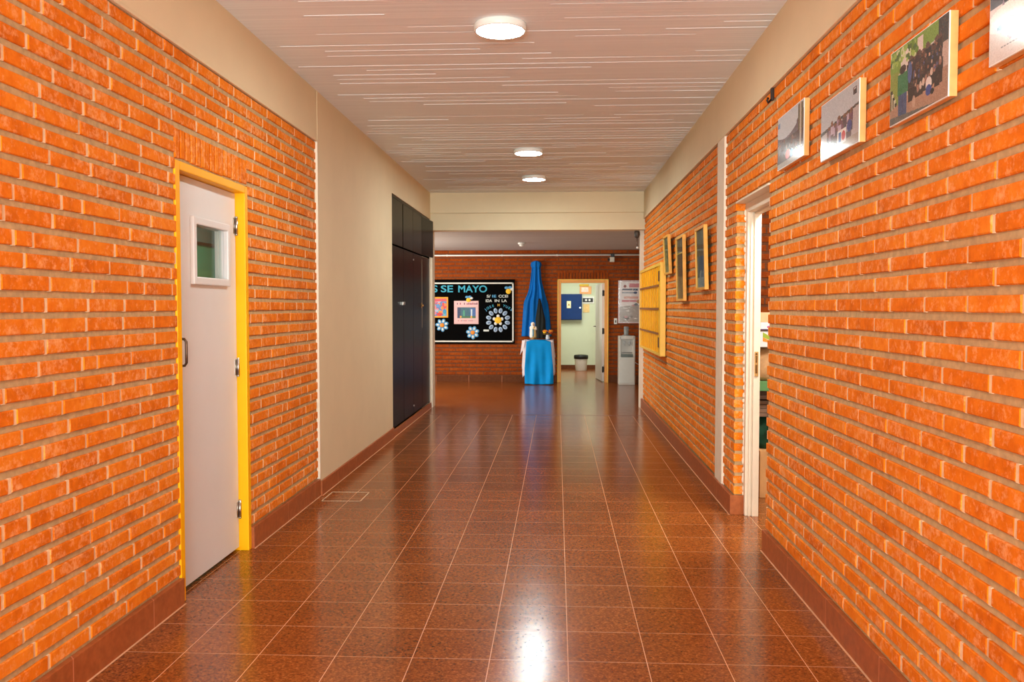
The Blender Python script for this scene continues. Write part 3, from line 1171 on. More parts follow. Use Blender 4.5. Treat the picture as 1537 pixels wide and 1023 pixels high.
# fourth: crowd above a glare with a small emblem
p = Pic(66, 42, (226, 218, 216))
p.rect(0, 0, 1, .42, (64, 62, 74))
for k in range(60):
    p.ell(rr.uniform(.1, 1), rr.uniform(.06, .46), .03, .05, rr.choice(((150, 130, 150), (40, 36, 44), (176, 110, 120), (110, 116, 150), (210, 190, 200))))
p.above(lambda x: 0.46 + 0.0 * x, (226, 220, 218), True)
p.ell(.30, .58, .34, .16, (250, 250, 246))
p.ell(.14, .66, .06, .03, (90, 140, 184))
p.ell(.22, .62, .04, .02, (110, 160, 130))
p.ell(.23, .745, .038, .085, (186, 44, 44))
for k in range(8):
    p.rect(.13 + .03 * k, .865, .15 + .03 * k, .885, (120, 116, 120))
p.noise(5, 4)
photo_panel(1.875, 2.335, 1.992, 2.24, p, 'photo panel with a red and blue emblem, cut by the right edge of view')

b = B()
b.box(R - 0.014, R + 0.002, 4.70, 4.725, 2.475, 2.545, 0, 0.003)
b.tube([(R - 0.012, 4.712, 2.48), (R - 0.03, 4.712, 2.462), (R - 0.034, 4.712, 2.475), (R - 0.028, 4.712, 2.49)], 0.006, 8)
tag(b.build('wall_hook', mat('dark_iron', (44, 32, 26), 0.5, 0.5)), 'dark iron hook under the right plaster band', 'hook')


# ------------------------------------------------------------------ framed pictures on the far right wall
def framed(y0, y1, z0, z1, tilt, pic, label, line=None):
    t = empty('picture_frame', (R - 0.01, (y0 + y1) / 2, z0), label, 'picture', 'pine framed pictures on the far right wall')
    rot = Matrix.Rotation(-tilt, 4, 'Y')
    pv = (R - 0.008, (y0 + y1) / 2, z0)
    b = B()
    xa, xb_ = R - 0.042, R - 0.012
    w = 0.022
    for (a0, a1, c0, c1) in ((y0, y0 + w, z0, z1), (y1 - w, y1, z0, z1), (y0 + w, y1 - w, z0, z0 + w), (y0 + w, y1 - w, z1 - w, z1)):
        b.box(xa, xb_, a0, a1, c0, c1, 0, 0.003, rot=rot, pivot=pv)
    b.build('frame', mat('golden_pine', (242, 176, 66), 0.45, var=0.1, scale=20), t)
    b = B()
    b.box(xa + .016, xa + .020, y0 + w, y1 - w, z0 + w, z1 - w, 0, rot=rot, pivot=pv)
    b.build('backing', M_BLACK, t)
    q = lambda x, y, z: tuple(rot @ (Vector((x, y, z)) - Vector(pv)) + Vector(pv))
    a = Vector(q(xa + .0145, y1 - w, z1 - w))
    pic.mesh('print', a, Vector(q(xa + .0145, y0 + w, z1 - w)) - a, Vector(q(xa + .0145, y1 - w, z0 + w)) - a, M_PAPER, t)
    if line:
        b = B()
        zc = z0 + (z1 - z0) * line
        b.box(xa + .011, xa + .0135, y0 + w, y1 - w, zc - .006, zc + .006, 0, rot=rot, pivot=pv)
        b.build('cross_strip', M_CREAMY, t)
    b = B()
    b.box(xa + .0065, xa + .009, y0 + w * .8, y1 - w * .8, z0 + w * .8, z1 - w * .8, 0, rot=rot, pivot=pv)
    b.build('glass', M_GLASS, t)
    return t


def darkpic(seed, cols):  # dark olive print with blurred glass reflections painted in
    p = Pic(24, 40, cols[0])
    r = random.Random(seed)
    for k in range(26):
        p.ell(r.random(), r.random(), r.uniform(.08, .25), r.uniform(.05, .2), r.choice(cols))
    p.rect(0, .82, 1, 1, cols[-1])
    p.noise(5, seed)
    p.a = np.clip(p.a * 1.45, 0, 255)
    return p


framed(8.63, 9.02, 1.70, 2.095, 0.05, darkpic(1, ((70, 72, 40), (96, 92, 50), (56, 60, 36), (110, 104, 66))), 'small pine framed picture nearest the yellow grille')
framed(7.66, 8.115, 1.42, 2.01, 0.02, darkpic(2, ((58, 46, 30), (40, 34, 26), (92, 80, 56), (72, 58, 36))), 'tall pine framed picture between the two others', 0.74)
framed(6.555, 6.985, 1.498, 1.992, 0.03, darkpic(3, ((52, 56, 42), (36, 42, 34), (74, 78, 62), (120, 118, 100))), 'pine framed dark picture beside the white plaster column')

# ------------------------------------------------------------------ yellow grille on the right wall
gx0, gx1 = R - 0.062, R - 0.002
gy0, gy1, gz0, gz1 = 9.19, 11.47, 0.835, 1.845
g = empty('window_grille', (R - 0.03, (gy0 + gy1) / 2, gz0), 'yellow barred window grille on the far right wall beside the water dispenser', 'grille')
b = B()
w = 0.05
b.box(gx0, gx1, gy0, gy0 + w, gz0, gz1, 0, 0.004)
b.box(gx0, gx1, gy1 - w, gy1, gz0, gz1, 0, 0.004)
b.box(gx0, gx1, gy0 + w, gy1 - w, gz1 - .035, gz1, 0, 0.004)
b.box(gx0, gx1, gy0 + w, gy1 - w, gz0, gz0 + .03, 0, 0.004)
b.build('frame', M_CREAMY, g)
b = B()
b.box(R - 0.044, R - 0.004, gy0 + w, gy1 - w, gz0 + .03, gz1 - .035)
b.build('shutter', mat('deep_yellow_paint', (232, 140, 0), 0.45), g)  # deeper yellow paints the shading seen between the bars
b = B()
b.box(gx0 + .004, gx0 + .03, gy0 + w, gy0 + w + 0.22, gz0 + .03, gz1 - .035, 0, 0.004)
b.build('stile', M_YELLOW, g)
for k in range(9):
    y = gy0 + w + 0.33 + k * 0.205
    b = B()
    b.box(gx0 + .008, gx0 + .020, y, y + 0.10, gz0 + .032, gz1 - .037, 0, 0.004)
    b.build('bar', M_YELLOW, g)
for z in (1.60, 1.345, 1.075):
    b = B()
    b.box(gx0 - .004, gx0 + .003, gy0 + w + .1, gy1 - w, z - .012, z + .012, 0, 0.002)
    b.build('rail', mat('shadow_brown', (150, 84, 14), 0.5), g)  # rails coloured brown, their shadow put into the colour
for z in (1.70, 0.98):
    b = B()
    b.box(gx0 - .001, gx0 + .006, gy0 + w + .06, gy0 + w + .15, z - .055, z + .055, 0, 0.003)
    b.build('hinge_plate', mat('dark_brown', (92, 48, 12), 0.5), g)  # dark brown plates for the two hinge slots

# ------------------------------------------------------------------ floor access cover
b = B()
hx0, hx1, hy0, hy1 = -1.655, -1.375, 5.875, 6.17
w = 0.007
b.box(hx0, hx1, hy0, hy1, -0.01, 0.0012, 0)
for q in ((hx0, hx1, hy0, hy0 + w), (hx0, hx1, hy1 - w, hy1), (hx0, hx0 + w, hy0, hy1), (hx1 - w, hx1, hy0, hy1)):
    b.box(q[0], q[1], q[2], q[3], -0.01, 0.0022, 1)
tag(b.build('access_cover', [M_FLOOR, mat('aluminium_edge', (232, 206, 172), 0.5)]), 'square floor access cover with pale metal rim by the plaster wall', 'hatch')

# ------------------------------------------------------------------ far hall : things on the back wall
b = B()
b.tube([(-4.55, YB - 0.02, 2.303), (3.15, YB - 0.02, 2.303)], 0.014, 12)
for x in (-4, -3, -2, -1, 0, 1, 2, 3):
    b.box(x - .012, x + .012, YB - 0.032, YB + 0.004, 2.286, 2.32, 0, 0.003)
tag(b.build('conduit_pipe', M_WHITE), 'white conduit pipe along the top of the far brick wall', 'pipe')

t = empty('alarm_siren', (0.98, YB - 0.04, 2.18), 'small white alarm box with dark cap under the conduit pipe', 'alarm')
b = B()
b.box(0.945, 1.03, YB - 0.085, YB + .002, 2.175, 2.265, 0, 0.012)
b.build('body', mat('beige_plastic', (206, 196, 180), 0.5), t)
b = B()
b.box(0.965, 1.03, YB - 0.085, YB - .037, 2.262, 2.325, 0, 0.01)
b.cyl((0.93, YB - .06, 2.20), (0.93, YB - .06, 2.24), 0.022)
b.build('cap', M_BLACK, t)
t = empty('smoke_detector', (-0.57, 13.75, 2.40), 'small white smoke detector on the far hall ceiling', 'detector')
b = B()
b.lathe([(0.06, 0), (0.06, -0.018), (0.05, -0.03)], (-0.57, 13.75, 2.40), 24)
b.build('base', M_WHITE, t)
b = B()
b.lathe([(0.038, -0.03), (0.036, -0.052), (0.02, -0.062)], (-0.57, 13.75, 2.40), 24)
b.build('sensor_head', M_WHITE, t)
t = empty('wall_spotlight', (1.07, 11.66, 2.26), 'small dark spotlight on the pilaster at the right end of the beam', 'spotlight')
b = B()
b.lathe([(0.026, 0.0), (0.036, 0.02), (0.038, 0.075), (0.03, 0.09)], (1.075, 11.62, 2.30), 18)
b.build('head', mat('dark_grey_plastic', (66, 56, 48), 0.5), t)
b = B()
b.tube([(1.075, 11.62, 2.30), (1.078, 11.63, 2.22), (1.085, 11.64, 2.175)], 0.006, 8)
b.box(1.07, 1.124, 11.63, 11.655, 2.33, 2.36)
b.build('bracket', M_DARKSTEEL, t)
b = B()
b.ball((1.082, 11.63, 2.168), 0.016)
b.build('lens', M_WHITE, t)

# bulletin board
BX0, BX1, BZ0, BZ1 = -2.95, -0.765, 0.70, 1.868
bb = empty('bulletin_board', ((BX0 + BX1) / 2, YB - 0.02, BZ0), 'black bulletin board with white rim, blue lettering and paper flowers', 'bulletin board')
yf = YB - 0.035
b = B()
b.box(BX0, BX1, yf, YB - 0.003, BZ0, BZ1, 0, 0.004)
b.build('board', matt('matt_black_felt', (6, 6, 6), 0.95, 0.05), bb)
b = B()
ix0, ix1, iz0, iz1 = BX0 + 0.05, BX1 - 0.02, BZ0 + 0.03, BZ1 - 0.055
w = 0.026
for q in ((ix0, ix1, iz0, iz0 + w), (ix0, ix1, iz1 - w, iz1), (ix0, ix0 + w, iz0, iz1), (ix1 - w, ix1, iz0, iz1)):
    b.box(q[0], q[1], yf - 0.01, yf + 0.002, q[2], q[3], 0, 0.003)
b.build('rim', mat('white_rim', (226, 224, 216), 0.5), bb)


def lettering(name, txt, x, z, size, m, parent, y, align='LEFT', width=None, rot=0.0, depth=0.002):
    cu = bpy.data.curves.new('t', 'FONT')
    cu.body = txt
    cu.size = size
    cu.extrude = depth
    cu.offset = size * 0.018
    cu.align_x = align
    to = bpy.data.objects.new('t', cu)
    COL.objects.link(to)
    dg = bpy.context.evaluated_depsgraph_get()
    dg.update()
    me = bpy.data.meshes.new_from_object(to.evaluated_get(dg))
    bpy.data.objects.remove(to)
    bpy.data.curves.remove(cu)
    xs = [v.co.x for v in me.vertices]
    sc = 1.0
    if width:
        sc = width / (max(xs) - min(xs))
    x0 = min(xs) if align == 'LEFT' else 0
    wl = Vector((0, 0, 0))
    p = parent
    while p is not None:
        wl += p.location
        p = p.parent
    c, s = math.cos(rot), math.sin(rot)
    for v in me.vertices:
        px, pz, d = (v.co.x - x0) * sc, v.co.y, v.co.z
        v.co = Vector((x + px * c - pz * s, y - d, z + px * s + pz * c)) - wl
    me.name = name
    me.materials.clear()
    me.materials.append(m)
    o = bpy.data.objects.new(name, me)
    COL.objects.link(o)
    o.parent = parent
    return o


M_TEAL = mat('teal_card', (48, 160, 188), 0.6, var=0.15, scale=20)
M_WLET = mat('white_card_letters', (214, 220, 216), 0.6)
M_LBL = mat('light_blue_letters', (86, 160, 206), 0.6)
U = 15.47 / 1280.0


def bx(px):
    return (px - 836.0) * U


def bz(py):
    return 1.362 + (461.0 - py) * U


yl = yf - 0.004
lettering('lettering', 'S', bx(649.0), bz(438), 0.172, M_TEAL, bb, yl, width=0.085)
lettering('lettering', 'SE', bx(661.3), bz(438), 0.172, M_TEAL, bb, yl, width=0.222)
lettering('lettering', 'MAYO', bx(687.5), bz(438.2), 0.172, M_TEAL, bb, yl, width=0.525)
lettering('lettering', 'S/', bx(730.5), bz(446.2), 0.068, M_WLET, bb, yl, width=0.07)
lettering('lettering', 'IE', bx(738.7), bz(446.2), 0.068, M_LBL, bb, yl, width=0.075)
lettering('lettering', 'CCEI', bx(748.4), bz(446.2), 0.068, M_WLET, bb, yl, width=0.17)
lettering('lettering', 'IDA', bx(729), bz(453), 0.068, M_WLET, bb, yl, width=0.115)
lettering('lettering', 'IN', bx(742.5), bz(453), 0.068, M_WLET, bb, yl, width=0.085)
lettering('lettering', 'LA', bx(753), bz(453), 0.068, M_WLET, bb, yl, width=0.095)
for k, ch in enumerate('JOSE M YUES'):
    if ch == ' ':
        continue
    ang = math.radians(132 - k * 8.4)
    cx, cz, rad = bx(748.3), bz(484.5), 0.33
    lettering('lettering', ch, cx + rad * math.cos(ang), cz + rad * math.sin(ang) * 0.92, 0.062,
              mat('yellow_card_letters', (206, 160, 50), 0.6) if ch in 'M' else (M_TEAL if k % 2 else M_LBL), bb, yl, align='CENTER', rot=ang - PI / 2)

M_PETAL = mat('pale_blue_petal', (164, 188, 214), 0.6, var=0.18, scale=30)
M_PETALB = mat('sky_blue_petal', (84, 152, 200), 0.6, var=0.2, scale=30)
M_PETALW = mat('white_petal', (226, 226, 222), 0.6)
M_YCARD = mat('sunny_yellow_card', (244, 190, 30), 0.6, var=0.15, scale=30)
M_OCARD = mat('orange_card', (232, 136, 30), 0.6, var=0.15, scale=30)


def paper_flower(px, py, rad, n, prx, prz, pm, centre, cm, ring=None, ph=0.0):
    cx, cz = bx(px), bz(py)
    b = B()
    b.ball((cx, yl - .004, cz), centre, 0.012, centre * 0.92, 0, 18)
    f = b.build('paper_flower', cm, bb)
    for k in range(n):
        a = ph + 2 * PI * k / n
        b = B()
        vs = b.ball((0, 0, 0), prx, 0.006, prz, 0, 12)
        for v in vs:
            x, z = v.co.x, v.co.z
            v.co.x = cx + (rad + x) * math.cos(a) - z * math.sin(a)
            v.co.z = cz + (rad + x) * math.sin(a) + z * math.cos(a)
            v.co.y += yl
        vs = b.ball((0, 0, 0), prx * .55, 0.003, prz * .5, 1, 10)
        for v in vs:
            x, z = v.co.x, v.co.z
            v.co.x = cx + (rad + x) * math.cos(a) - z * math.sin(a)
            v.co.z = cz + (rad + x) * math.sin(a) + z * math.cos(a)
            v.co.y += yl - .0045
        b.build('petal', [pm, M_PETALW if pm is not M_PETAL else mat('grey_blue_ink', (112, 134, 168), 0.6)], f)
    if ring:
        for k in range(5):
            a = PI / 2 + 2 * PI * k / 5
            b = B()
            b.ball((cx + ring * math.cos(a), yl - .002, cz + ring * math.sin(a)), 0.03, 0.005, 0.03, 0, 10)
            b.build('white_point', M_PETALW, f)
    return f


paper_flower(747.6, 480.3, 0.176, 12, 0.05, 0.036, M_PETAL, 0.066, M_YCARD, 0.075, PI / 12)
paper_flower(663.0, 488.0, 0.078, 7, 0.046, 0.034, M_PETALB, 0.042, M_OCARD, None, 0.35)
paper_flower(709.3, 499.0, 0.078, 7, 0.046, 0.036, M_PETALB, 0.042, M_OCARD, None, 0.3)


def paper_bee(px, py, s):
    cx, cz = bx(px), bz(py)
    b = B()
    b.ball((cx, yl - .003, cz - .03 * s), 0.05 * s, 0.008, 0.048 * s, 0, 14)
    f = b.build('paper_bee', M_YCARD, bb)
    for dx, dz in ((-.035, .035), (.03, .04), (.062, .01)):
        b = B()
        b.ball((cx + dx * s, yl - .001, cz + dz * s), 0.036 * s, 0.005, 0.026 * s, 0, 12)
        b.build('wing', M_PETALB if dx < .05 else M_PETALW, f)


paper_bee(763.2, 434.6, 1.0)
paper_bee(703.0, 448.0, 0.85)
b = B()
b.box(bx(725.5), bx(733.8), yl - .003, yl + .006, bz(497.2), bz(494.4), 0, 0.002)
b.build('paper_label', M_WLET, bb)


def pinned(px0, py0, px1, py1, pic, border, name, bm_):
    x0, x1, z1, z0 = bx(px0), bx(px1), bz(py0), bz(py1)
    b = B()
    b.box(x0, x1, yl - .004, yl + .006, z0, z1, 0, 0.003)
    f = b.build(name, bm_, bb)
    pic.mesh('print', (x0 + border, yl - .0055, z1 - border), (x1 - x0 - 2 * border, 0, 0), (0, 0, -(z1 - z0 - 2 * border)), M_PAPER, f)


rr = random.Random(7)
p = Pic(44, 40, (90, 110, 170))
for k in range(60):
    p.ell(rr.random(), rr.random(), rr.uniform(.04, .14), rr.uniform(.04, .12), rr.choice(((214, 50, 60), (80, 140, 200), (220, 120, 140), (90, 170, 180), (230, 130, 50), (170, 170, 200))))
p.rect(0, 0, 1, .16, (206, 70, 90))
p.ell(.86, .74, .14, .14, (30, 140, 190))
p.ell(.5, .9, .2, .1, (200, 30, 44))
pinned(646.0, 445.5, 672.2, 476.5, p, 0.028, 'poster', mat('orange_yellow_card', (246, 160, 40), 0.6))
p = Pic(56, 52, (222, 180, 180))
p.rect(0.0, 0.0, 1, 0.2, (226, 186, 188))
for k in range(16):
    p.rect(.04 + .06 * k, .06 + .01 * (k % 3), .085 + .06 * k, .14, rr.choice(((170, 60, 80), (130, 60, 90), (226, 186, 188))))
p.rect(.12, .27, .9, .76, (30, 90, 110))
p.rect(.12, .27, .26, .76, (26, 50, 96))
p.rect(.36, .40, .44, .7, (60, 150, 120))
p.rect(.66, .30, .9, .72, (36, 90, 160))
p.rect(.70, .36, .76, .7, (200, 214, 226))
p.rect(.3, .66, .9, .76, (40, 100, 60))
p.ell(.26, .7, .04, .05, (220, 160, 60))
p.ell(.72, .7, .04, .05, (220, 160, 60))
for k in range(12):
    p.rect(.14 + .065 * k, .85, .18 + .065 * k, .90, rr.choice(((190, 110, 120), (150, 150, 150), (210, 170, 170))))
pinned(681.0, 451.2, 718.2, 486.2, p, 0.012, 'poster', mat('pink_card', (226, 178, 178), 0.6))

# wall poster under plastic, right of the door
t = empty('wall_poster', (1.45, YB - 0.01, 1.07), 'white and pink wall poster under crinkled plastic above the water dispenser', 'poster')
b = B()
b.box(1.103, 1.83, YB - 0.014, YB + .003, 1.075, 1.848, 0, 0.003)
b.build('backing', mat('pale_pink_card', (226, 206, 206), 0.5), t)
p = Pic(60, 62, (232, 220, 220))
p.rect(.25, .04, 1, .14, (206, 130, 140))
p.ell(.14, .11, .04, .035, (150, 90, 90))
p.rect(.06, .17, .34, .21, (90, 100, 120))
p.rect(.36, .17, .48, .22, (60, 84, 120))
p.rect(.06, .25, .42, .29, (160, 160, 170))
p.ell(.42, .27, .05, .03, (30, 60, 110))
p.rect(.06, .45, .45, .5, (206, 130, 140))
p.rect(.12, .36, .5, .42, (220, 170, 160))
p.ell(.52, .49, .07, .05, (196, 140, 80))
p.above(lambda x: 0.62 - 0.1 * x, (170, 160, 154), True)
for k in range(22):
    x, y = rr.uniform(.08, .9), rr.uniform(.55, .95)
    p.ell(x, y, rr.uniform(.02, .08), rr.uniform(.01, .04), rr.choice(((120, 114, 110), (220, 214, 210), (150, 140, 136), (206, 150, 150), (110, 120, 130))))
p.noise(7, 9)
p.a = np.clip(p.a * 1.1, 0, 255)
p.mesh('print', (1.13, YB - 0.0155, 1.82), (0.67, 0, 0), (0, 0, -0.72), M_PAPER, t)
M_CRINKLE = glass_mat('crinkled_plastic', (0.98, 0.98, 0.98), 0.5, 9.0)
b = B()
b.box(1.108, 1.825, YB - 0.022, YB - 0.0205, 1.08, 1.843)
b.build('plastic_cover', M_CRINKLE, t)

t = empty('light_switch', (1.06, YB - .005, 1.07), 'small white wall switch beside the far doorway', 'switch')
b = B()
b.box(1.03, 1.085, YB - 0.012, YB + .003, 1.06, 1.165, 0, 0.004)
b.build('plate', M_WHITE, t)
b = B()
b.box(1.048, 1.068, YB - 0.018, YB - .008, 1.085, 1.13, 0, 0.003)
b.build('rocker', mat('brown_plastic', (60, 40, 30), 0.5), t)

# ------------------------------------------------------------------ door_3 in the back wall
d3 = empty('door_3', (0.47, YB, 0), 'orange framed far doorway with a white door standing open', 'door', kind='structure')
b = B()
fw = 0.052
b.box(DX0, DX0 + fw, YB - 0.02, YB + 0.11, 0, DZ, 0, 0.004)
b.box(DX1 - fw, DX1, YB - 0.02, YB + 0.11, 0, DZ, 0, 0.004)
b.box(DX0 + fw, DX1 - fw, YB - 0.02, YB + 0.11, DZ - fw, DZ, 0, 0.004)
for q in ((DX0 - .014, DX0 + .004, 0, DZ + .01), (DX1 - .004, DX1 + .014, 0, DZ + .01), (DX0 - .014, DX1 + .014, DZ - .004, DZ + .014)):
    b.box(q[0], q[1], YB - 0.03, YB - 0.002, q[2], q[3], 1, 0.003)
b.build('door_frame', [M_ORANGE, M_CREAMY], d3)
b = B()
hp = (DX1 - fw - 0.004, YB + 0.115, 0)
rot = Matrix.Rotation(math.radians(6.0), 4, 'Z')
b.box(hp[0] - 0.04, hp[0], hp[1], hp[1] + 0.80, 0.012, DZ - fw - .01, 0, 0.003, rot=rot, pivot=hp)
leaf3 = b.build('door_leaf', M_DOORW, d3)
b = B()
q0 = rot @ Vector((-0.04, 0.74, 1.0)) + Vector(hp)
b.tube([q0, q0 + Vector((-0.045, 0, 0)), q0 + Vector((-0.05, -0.11, 0))], 0.009, 8)
b.build('door_handle', M_DARKSTEEL, leaf3)
for z in (1.62, 0.93, 0.23):
    b = B()
    b.box(hp[0] - 0.036, hp[0] + .006, hp[1] - 0.022, hp[1] - .003, z - .05, z + .05, 0, 0.004)
    b.cyl((hp[0] - .022, hp[1] - .022, z - .055), (hp[0] - .022, hp[1] - .022, z + .055), 0.011)
    b.build('hinge', M_BLACK, d3)

# things in the office
ep = empty('electrical_panel', (0.31, 18.85, 1.09), 'dark blue electrical panel box on the pale green wall', 'electrical panel')
b = B()
b.box(0.075, 0.545, 18.78, 18.899, 1.085, 1.655, 0, 0.006)
b.build('cabinet', M_BLUEM, ep)
b = B()
b.box(0.085, 0.535, 18.768, 18.782, 1.095, 1.645, 0, 0.005)
pd = b.build('door', M_BLUEM, ep)
b = B()
b.cyl((0.505, 18.745, 1.355), (0.505, 18.77, 1.355), 0.018)
b.build('lock', M_STEEL, pd)
b = B()
b.box(0.215, 0.305, 18.764, 18.769, 1.345, 1.50, 0)
b.bm.faces.new([b.bm.verts.new(q) for q in ((0.235, 18.763, 1.40), (0.285, 18.763, 1.40), (0.26, 18.763, 1.45))]).material_index = 1
tag(b.build('warning_sticker', [mat('cream_sticker', (236, 230, 186), 0.5), mat('amber_ink', (170, 120, 30), 0.5)], pd), 'cream warning sticker with a dark amber triangle', None)
t = empty('control_plate', (0.69, 18.89, 1.46), 'black control plate with two white dials beside the blue panel', 'control panel')
b = B()
b.box(0.56, 0.82, 18.888, 18.902, 1.445, 1.60, 0, 0.004)
b.build('back_plate', M_WHITE, t)
b = B()
b.box(0.566, 0.79, 18.872, 18.89, 1.478, 1.565, 0, 0.004)
b.build('face_plate', M_BLACK, t)
for x in (0.64, 0.715):
    b = B()
    b.cyl((x, 18.858, 1.522), (x, 18.874, 1.522), 0.024)
    b.build('dial', M_WHITE, t)
t = empty('wall_notice', (0.63, 18.89, 1.67), 'white and orange notice with a yellow band high on the green wall', 'notice')
b = B()
b.box(0.50, 0.755, 18.885, 18.902, 1.655, 1.825, 0, 0.006)
b.build('card', mat('peach_card', (240, 170, 110), 0.6), t)
b = B()
b.box(0.535, 0.69, 18.878, 18.886, 1.70, 1.80, 0, 0.004)
b.build('picture', mat('blush_white_card', (255, 220, 206), 0.5, var=0.2, scale=20), t)
b = B()
b.box(0.49, 0.70, 18.88, 18.902, 1.828, 1.872, 0, 0.006)
b.build('band', mat('mustard_card', (220, 180, 50), 0.6), t)
b = B()
b.box(0.575, 0.715, 18.892, 18.901, 1.25, 1.432, 0, 0.004)
tag(b.build('paper_note', mat('pale_orange_paper', (234, 196, 130), 0.7, var=0.12, scale=15)), 'pale orange paper note below the black control plate', 'paper')
t = empty('trash_bin', (0.52, 18.42, 0), 'pale trash bin with a black lid against the green wall', 'trash bin')
b = B()
b.lathe([(0.115, 0.0), (0.12, 0.01), (0.138, 0.24), (0.14, 0.26)], (0.52, 18.42, 0), 32)
b.build('bucket', mat('pale_grey_bin', (214, 206, 196), 0.4), t)
b = B()
b.lathe([(0.142, 0.252), (0.153, 0.258), (0.155, 0.315), (0.146, 0.335), (0.06, 0.345)], (0.52, 18.42, 0), 32, fold=lambda a, z: 0.02 * math.sin(6 * a))
b.build('lid', M_BLACK, t)

# ------------------------------------------------------------------ shrine : drape, table, cloths, statuette, vase
M_BLUE = matt('royal_blue_satin', (0, 104, 188), 0.6, 0.15, var=0.12, scale=6)
M_SKY = matt('sky_blue_satin', (0, 148, 226), 0.6, 0.15, var=0.08, scale=6)
prof = [(2.200, 0.028, -.380), (2.185, 0.078, -.380), (2.15, 0.100, -.379), (2.105, 0.096, -.380), (2.075, 0.080, -.380), (2.02, 0.086, -.379),
        (1.93, 0.092, -.380), (1.83, 0.105, -.381), (1.70, 0.132, -.374), (1.60, 0.160, -.376), (1.50, 0.200, -.384), (1.43, 0.222, -.381),
        (1.35, 0.232, -.378), (1.2, 0.246, -.374), (1.0, 0.262, -.372), (0.84, 0.274, -.370)]


def prof_at(v):
    z = 2.200 - v * (2.200 - 0.84)
    for (z1, w1, c1), (z0, w0, c0) in zip(prof, prof[1:]):
        if z <= z1 and z >= z0 - 1e-6:
            t_ = (z1 - z) / (z1 - z0)
            return z, w1 + (w0 - w1) * t_, c1 + (c0 - c1) * t_
    return z, prof[-1][1], prof[-1][2]


def drape(u, v):
    z, hw, cx = prof_at(v)
    s = 2 * u - 1
    folds = 0.018 * math.sin(u * 17 + 0.6) + 0.010 * math.sin(u * 31 + v * 4)
    bulge = (0.07 if z > 2.08 else 0.045 + 0.02 * v) * math.sqrt(max(0, 1 - s * s))
    slit = 0.0
    return (cx + hw * s, YB - 0.012 - bulge - folds * min(1, 0.35 + v * 1.4) - 0.02, z)


b = B()
b.grid(60, 70, drape)
b.solidify(0.004)
tag(b.build('blue_drape', M_BLUE), 'royal blue satin drape tied and hung on the far brick wall', 'drape')
b = B()
zt, zb = 1.52, 0.80


def darkfn(u, v):
    z = zt + (zb - zt) * v
    w = 0.012 + 0.075 * min(1, v * 1.9)
    c = -0.315 + 0.03 * v
    s = 2 * u - 1
    return (c + w * s, YB - 0.125 - 0.03 * math.sqrt(max(0, 1 - s * s)) - 0.006 * math.sin(u * 14 + v * 5), z)


b.grid(20, 24, darkfn)
b.solidify(0.004)
tag(b.build('dark_cloth', mat('blackish_green_cloth', (12, 20, 18), 0.8)), 'narrow blackish cloth hanging in front of the blue drape', 'cloth')

tb = empty('small_table', (-0.328, 15.2, 0), 'small shrine table under the white and blue cloths', 'table')
TX0, TX1, TY0, TY1, TZ = -0.585, -0.065, 15.03, 15.40, 0.775
b = B()
b.box(TX0, TX1, TY0, TY1, TZ - 0.03, TZ, 0, 0.004)
b.build('table_top', M_SHELF, tb)
for x in (TX0 + .02, TX1 - .06):
    for y in (TY0 + .02, TY1 - .06):
        b = B()
        b.box(x, x + .04, y, y + .04, 0, TZ - .03)
        b.build('leg', M_SHELF, tb)

M_CLOTH = mat('white_table_linen', (232, 216, 220), 0.8, var=0.04, scale=10)
b = B()
# perimeter path : left rear -> left front -> right front -> right rear
path = [(TX0, TY1), (TX0, TY0), (TX1, TY0), (TX1, TY1)]
seglen = [TY1 - TY0, TX1 - TX0, TY1 - TY0]
tot = sum(seglen)


def along(s):
    d = s * tot
    for i, l in enumerate(seglen):
        if d <= l + 1e-9:
            a, c = Vector(path[i]), Vector(path[i + 1])
            q = a.lerp(c, d / l)
            nn = ((-1, 0), (0, -1), (1, 0))[i]
            return q, Vector(nn), i, d / l
        d -= l


def cloth_drop(i, f):
    if i == 0:
        return 0.16 + 0.56 * max(0, (f - 0.45) / 0.55) ** 1.2 * 0.9
    if i == 2:
        return 0.62 - 0.35 * f
    return 0.62 if (f < .16 or f > .86) else 0.30


def skirt(u, v):
    q, nn, i, f = along(u)
    d = cloth_drop(i, f) * v
    rip = 0.014 * math.sin(u * 60) * v + 0.018 * v
    corner = 0.012 if (i == 0 and f > .9) or (i == 2 and f < .1) else 0
    q = q + nn * (0.006 + rip + corner * v)
    return (q.x, q.y, TZ + 0.006 - d)


b.grid(90, 16, skirt)
b.grid(14, 12, lambda u, v: (TX0 - .006 + u * (TX1 - TX0 + .012), TY0 - .006 + v * (TY1 - TY0 + .012), TZ + 0.006))
# the pointed corner that hangs on the left
b.grid(8, 8, lambda u, v: (TX0 - 0.03 - 0.035 * v * (1 - u * .3) + 0.06 * u, TY0 + 0.10 - 0.12 * u, TZ + 0.004 - v * (0.26 * (1 - 0.55 * u)) - 0.0))
bmesh.ops.remove_doubles(b.bm, verts=b.bm.verts[:], dist=0.0005)
b.solidify(0.003)
tag(b.build('tablecloth', M_CLOTH), 'white tablecloth draped over the small shrine table', 'tablecloth')


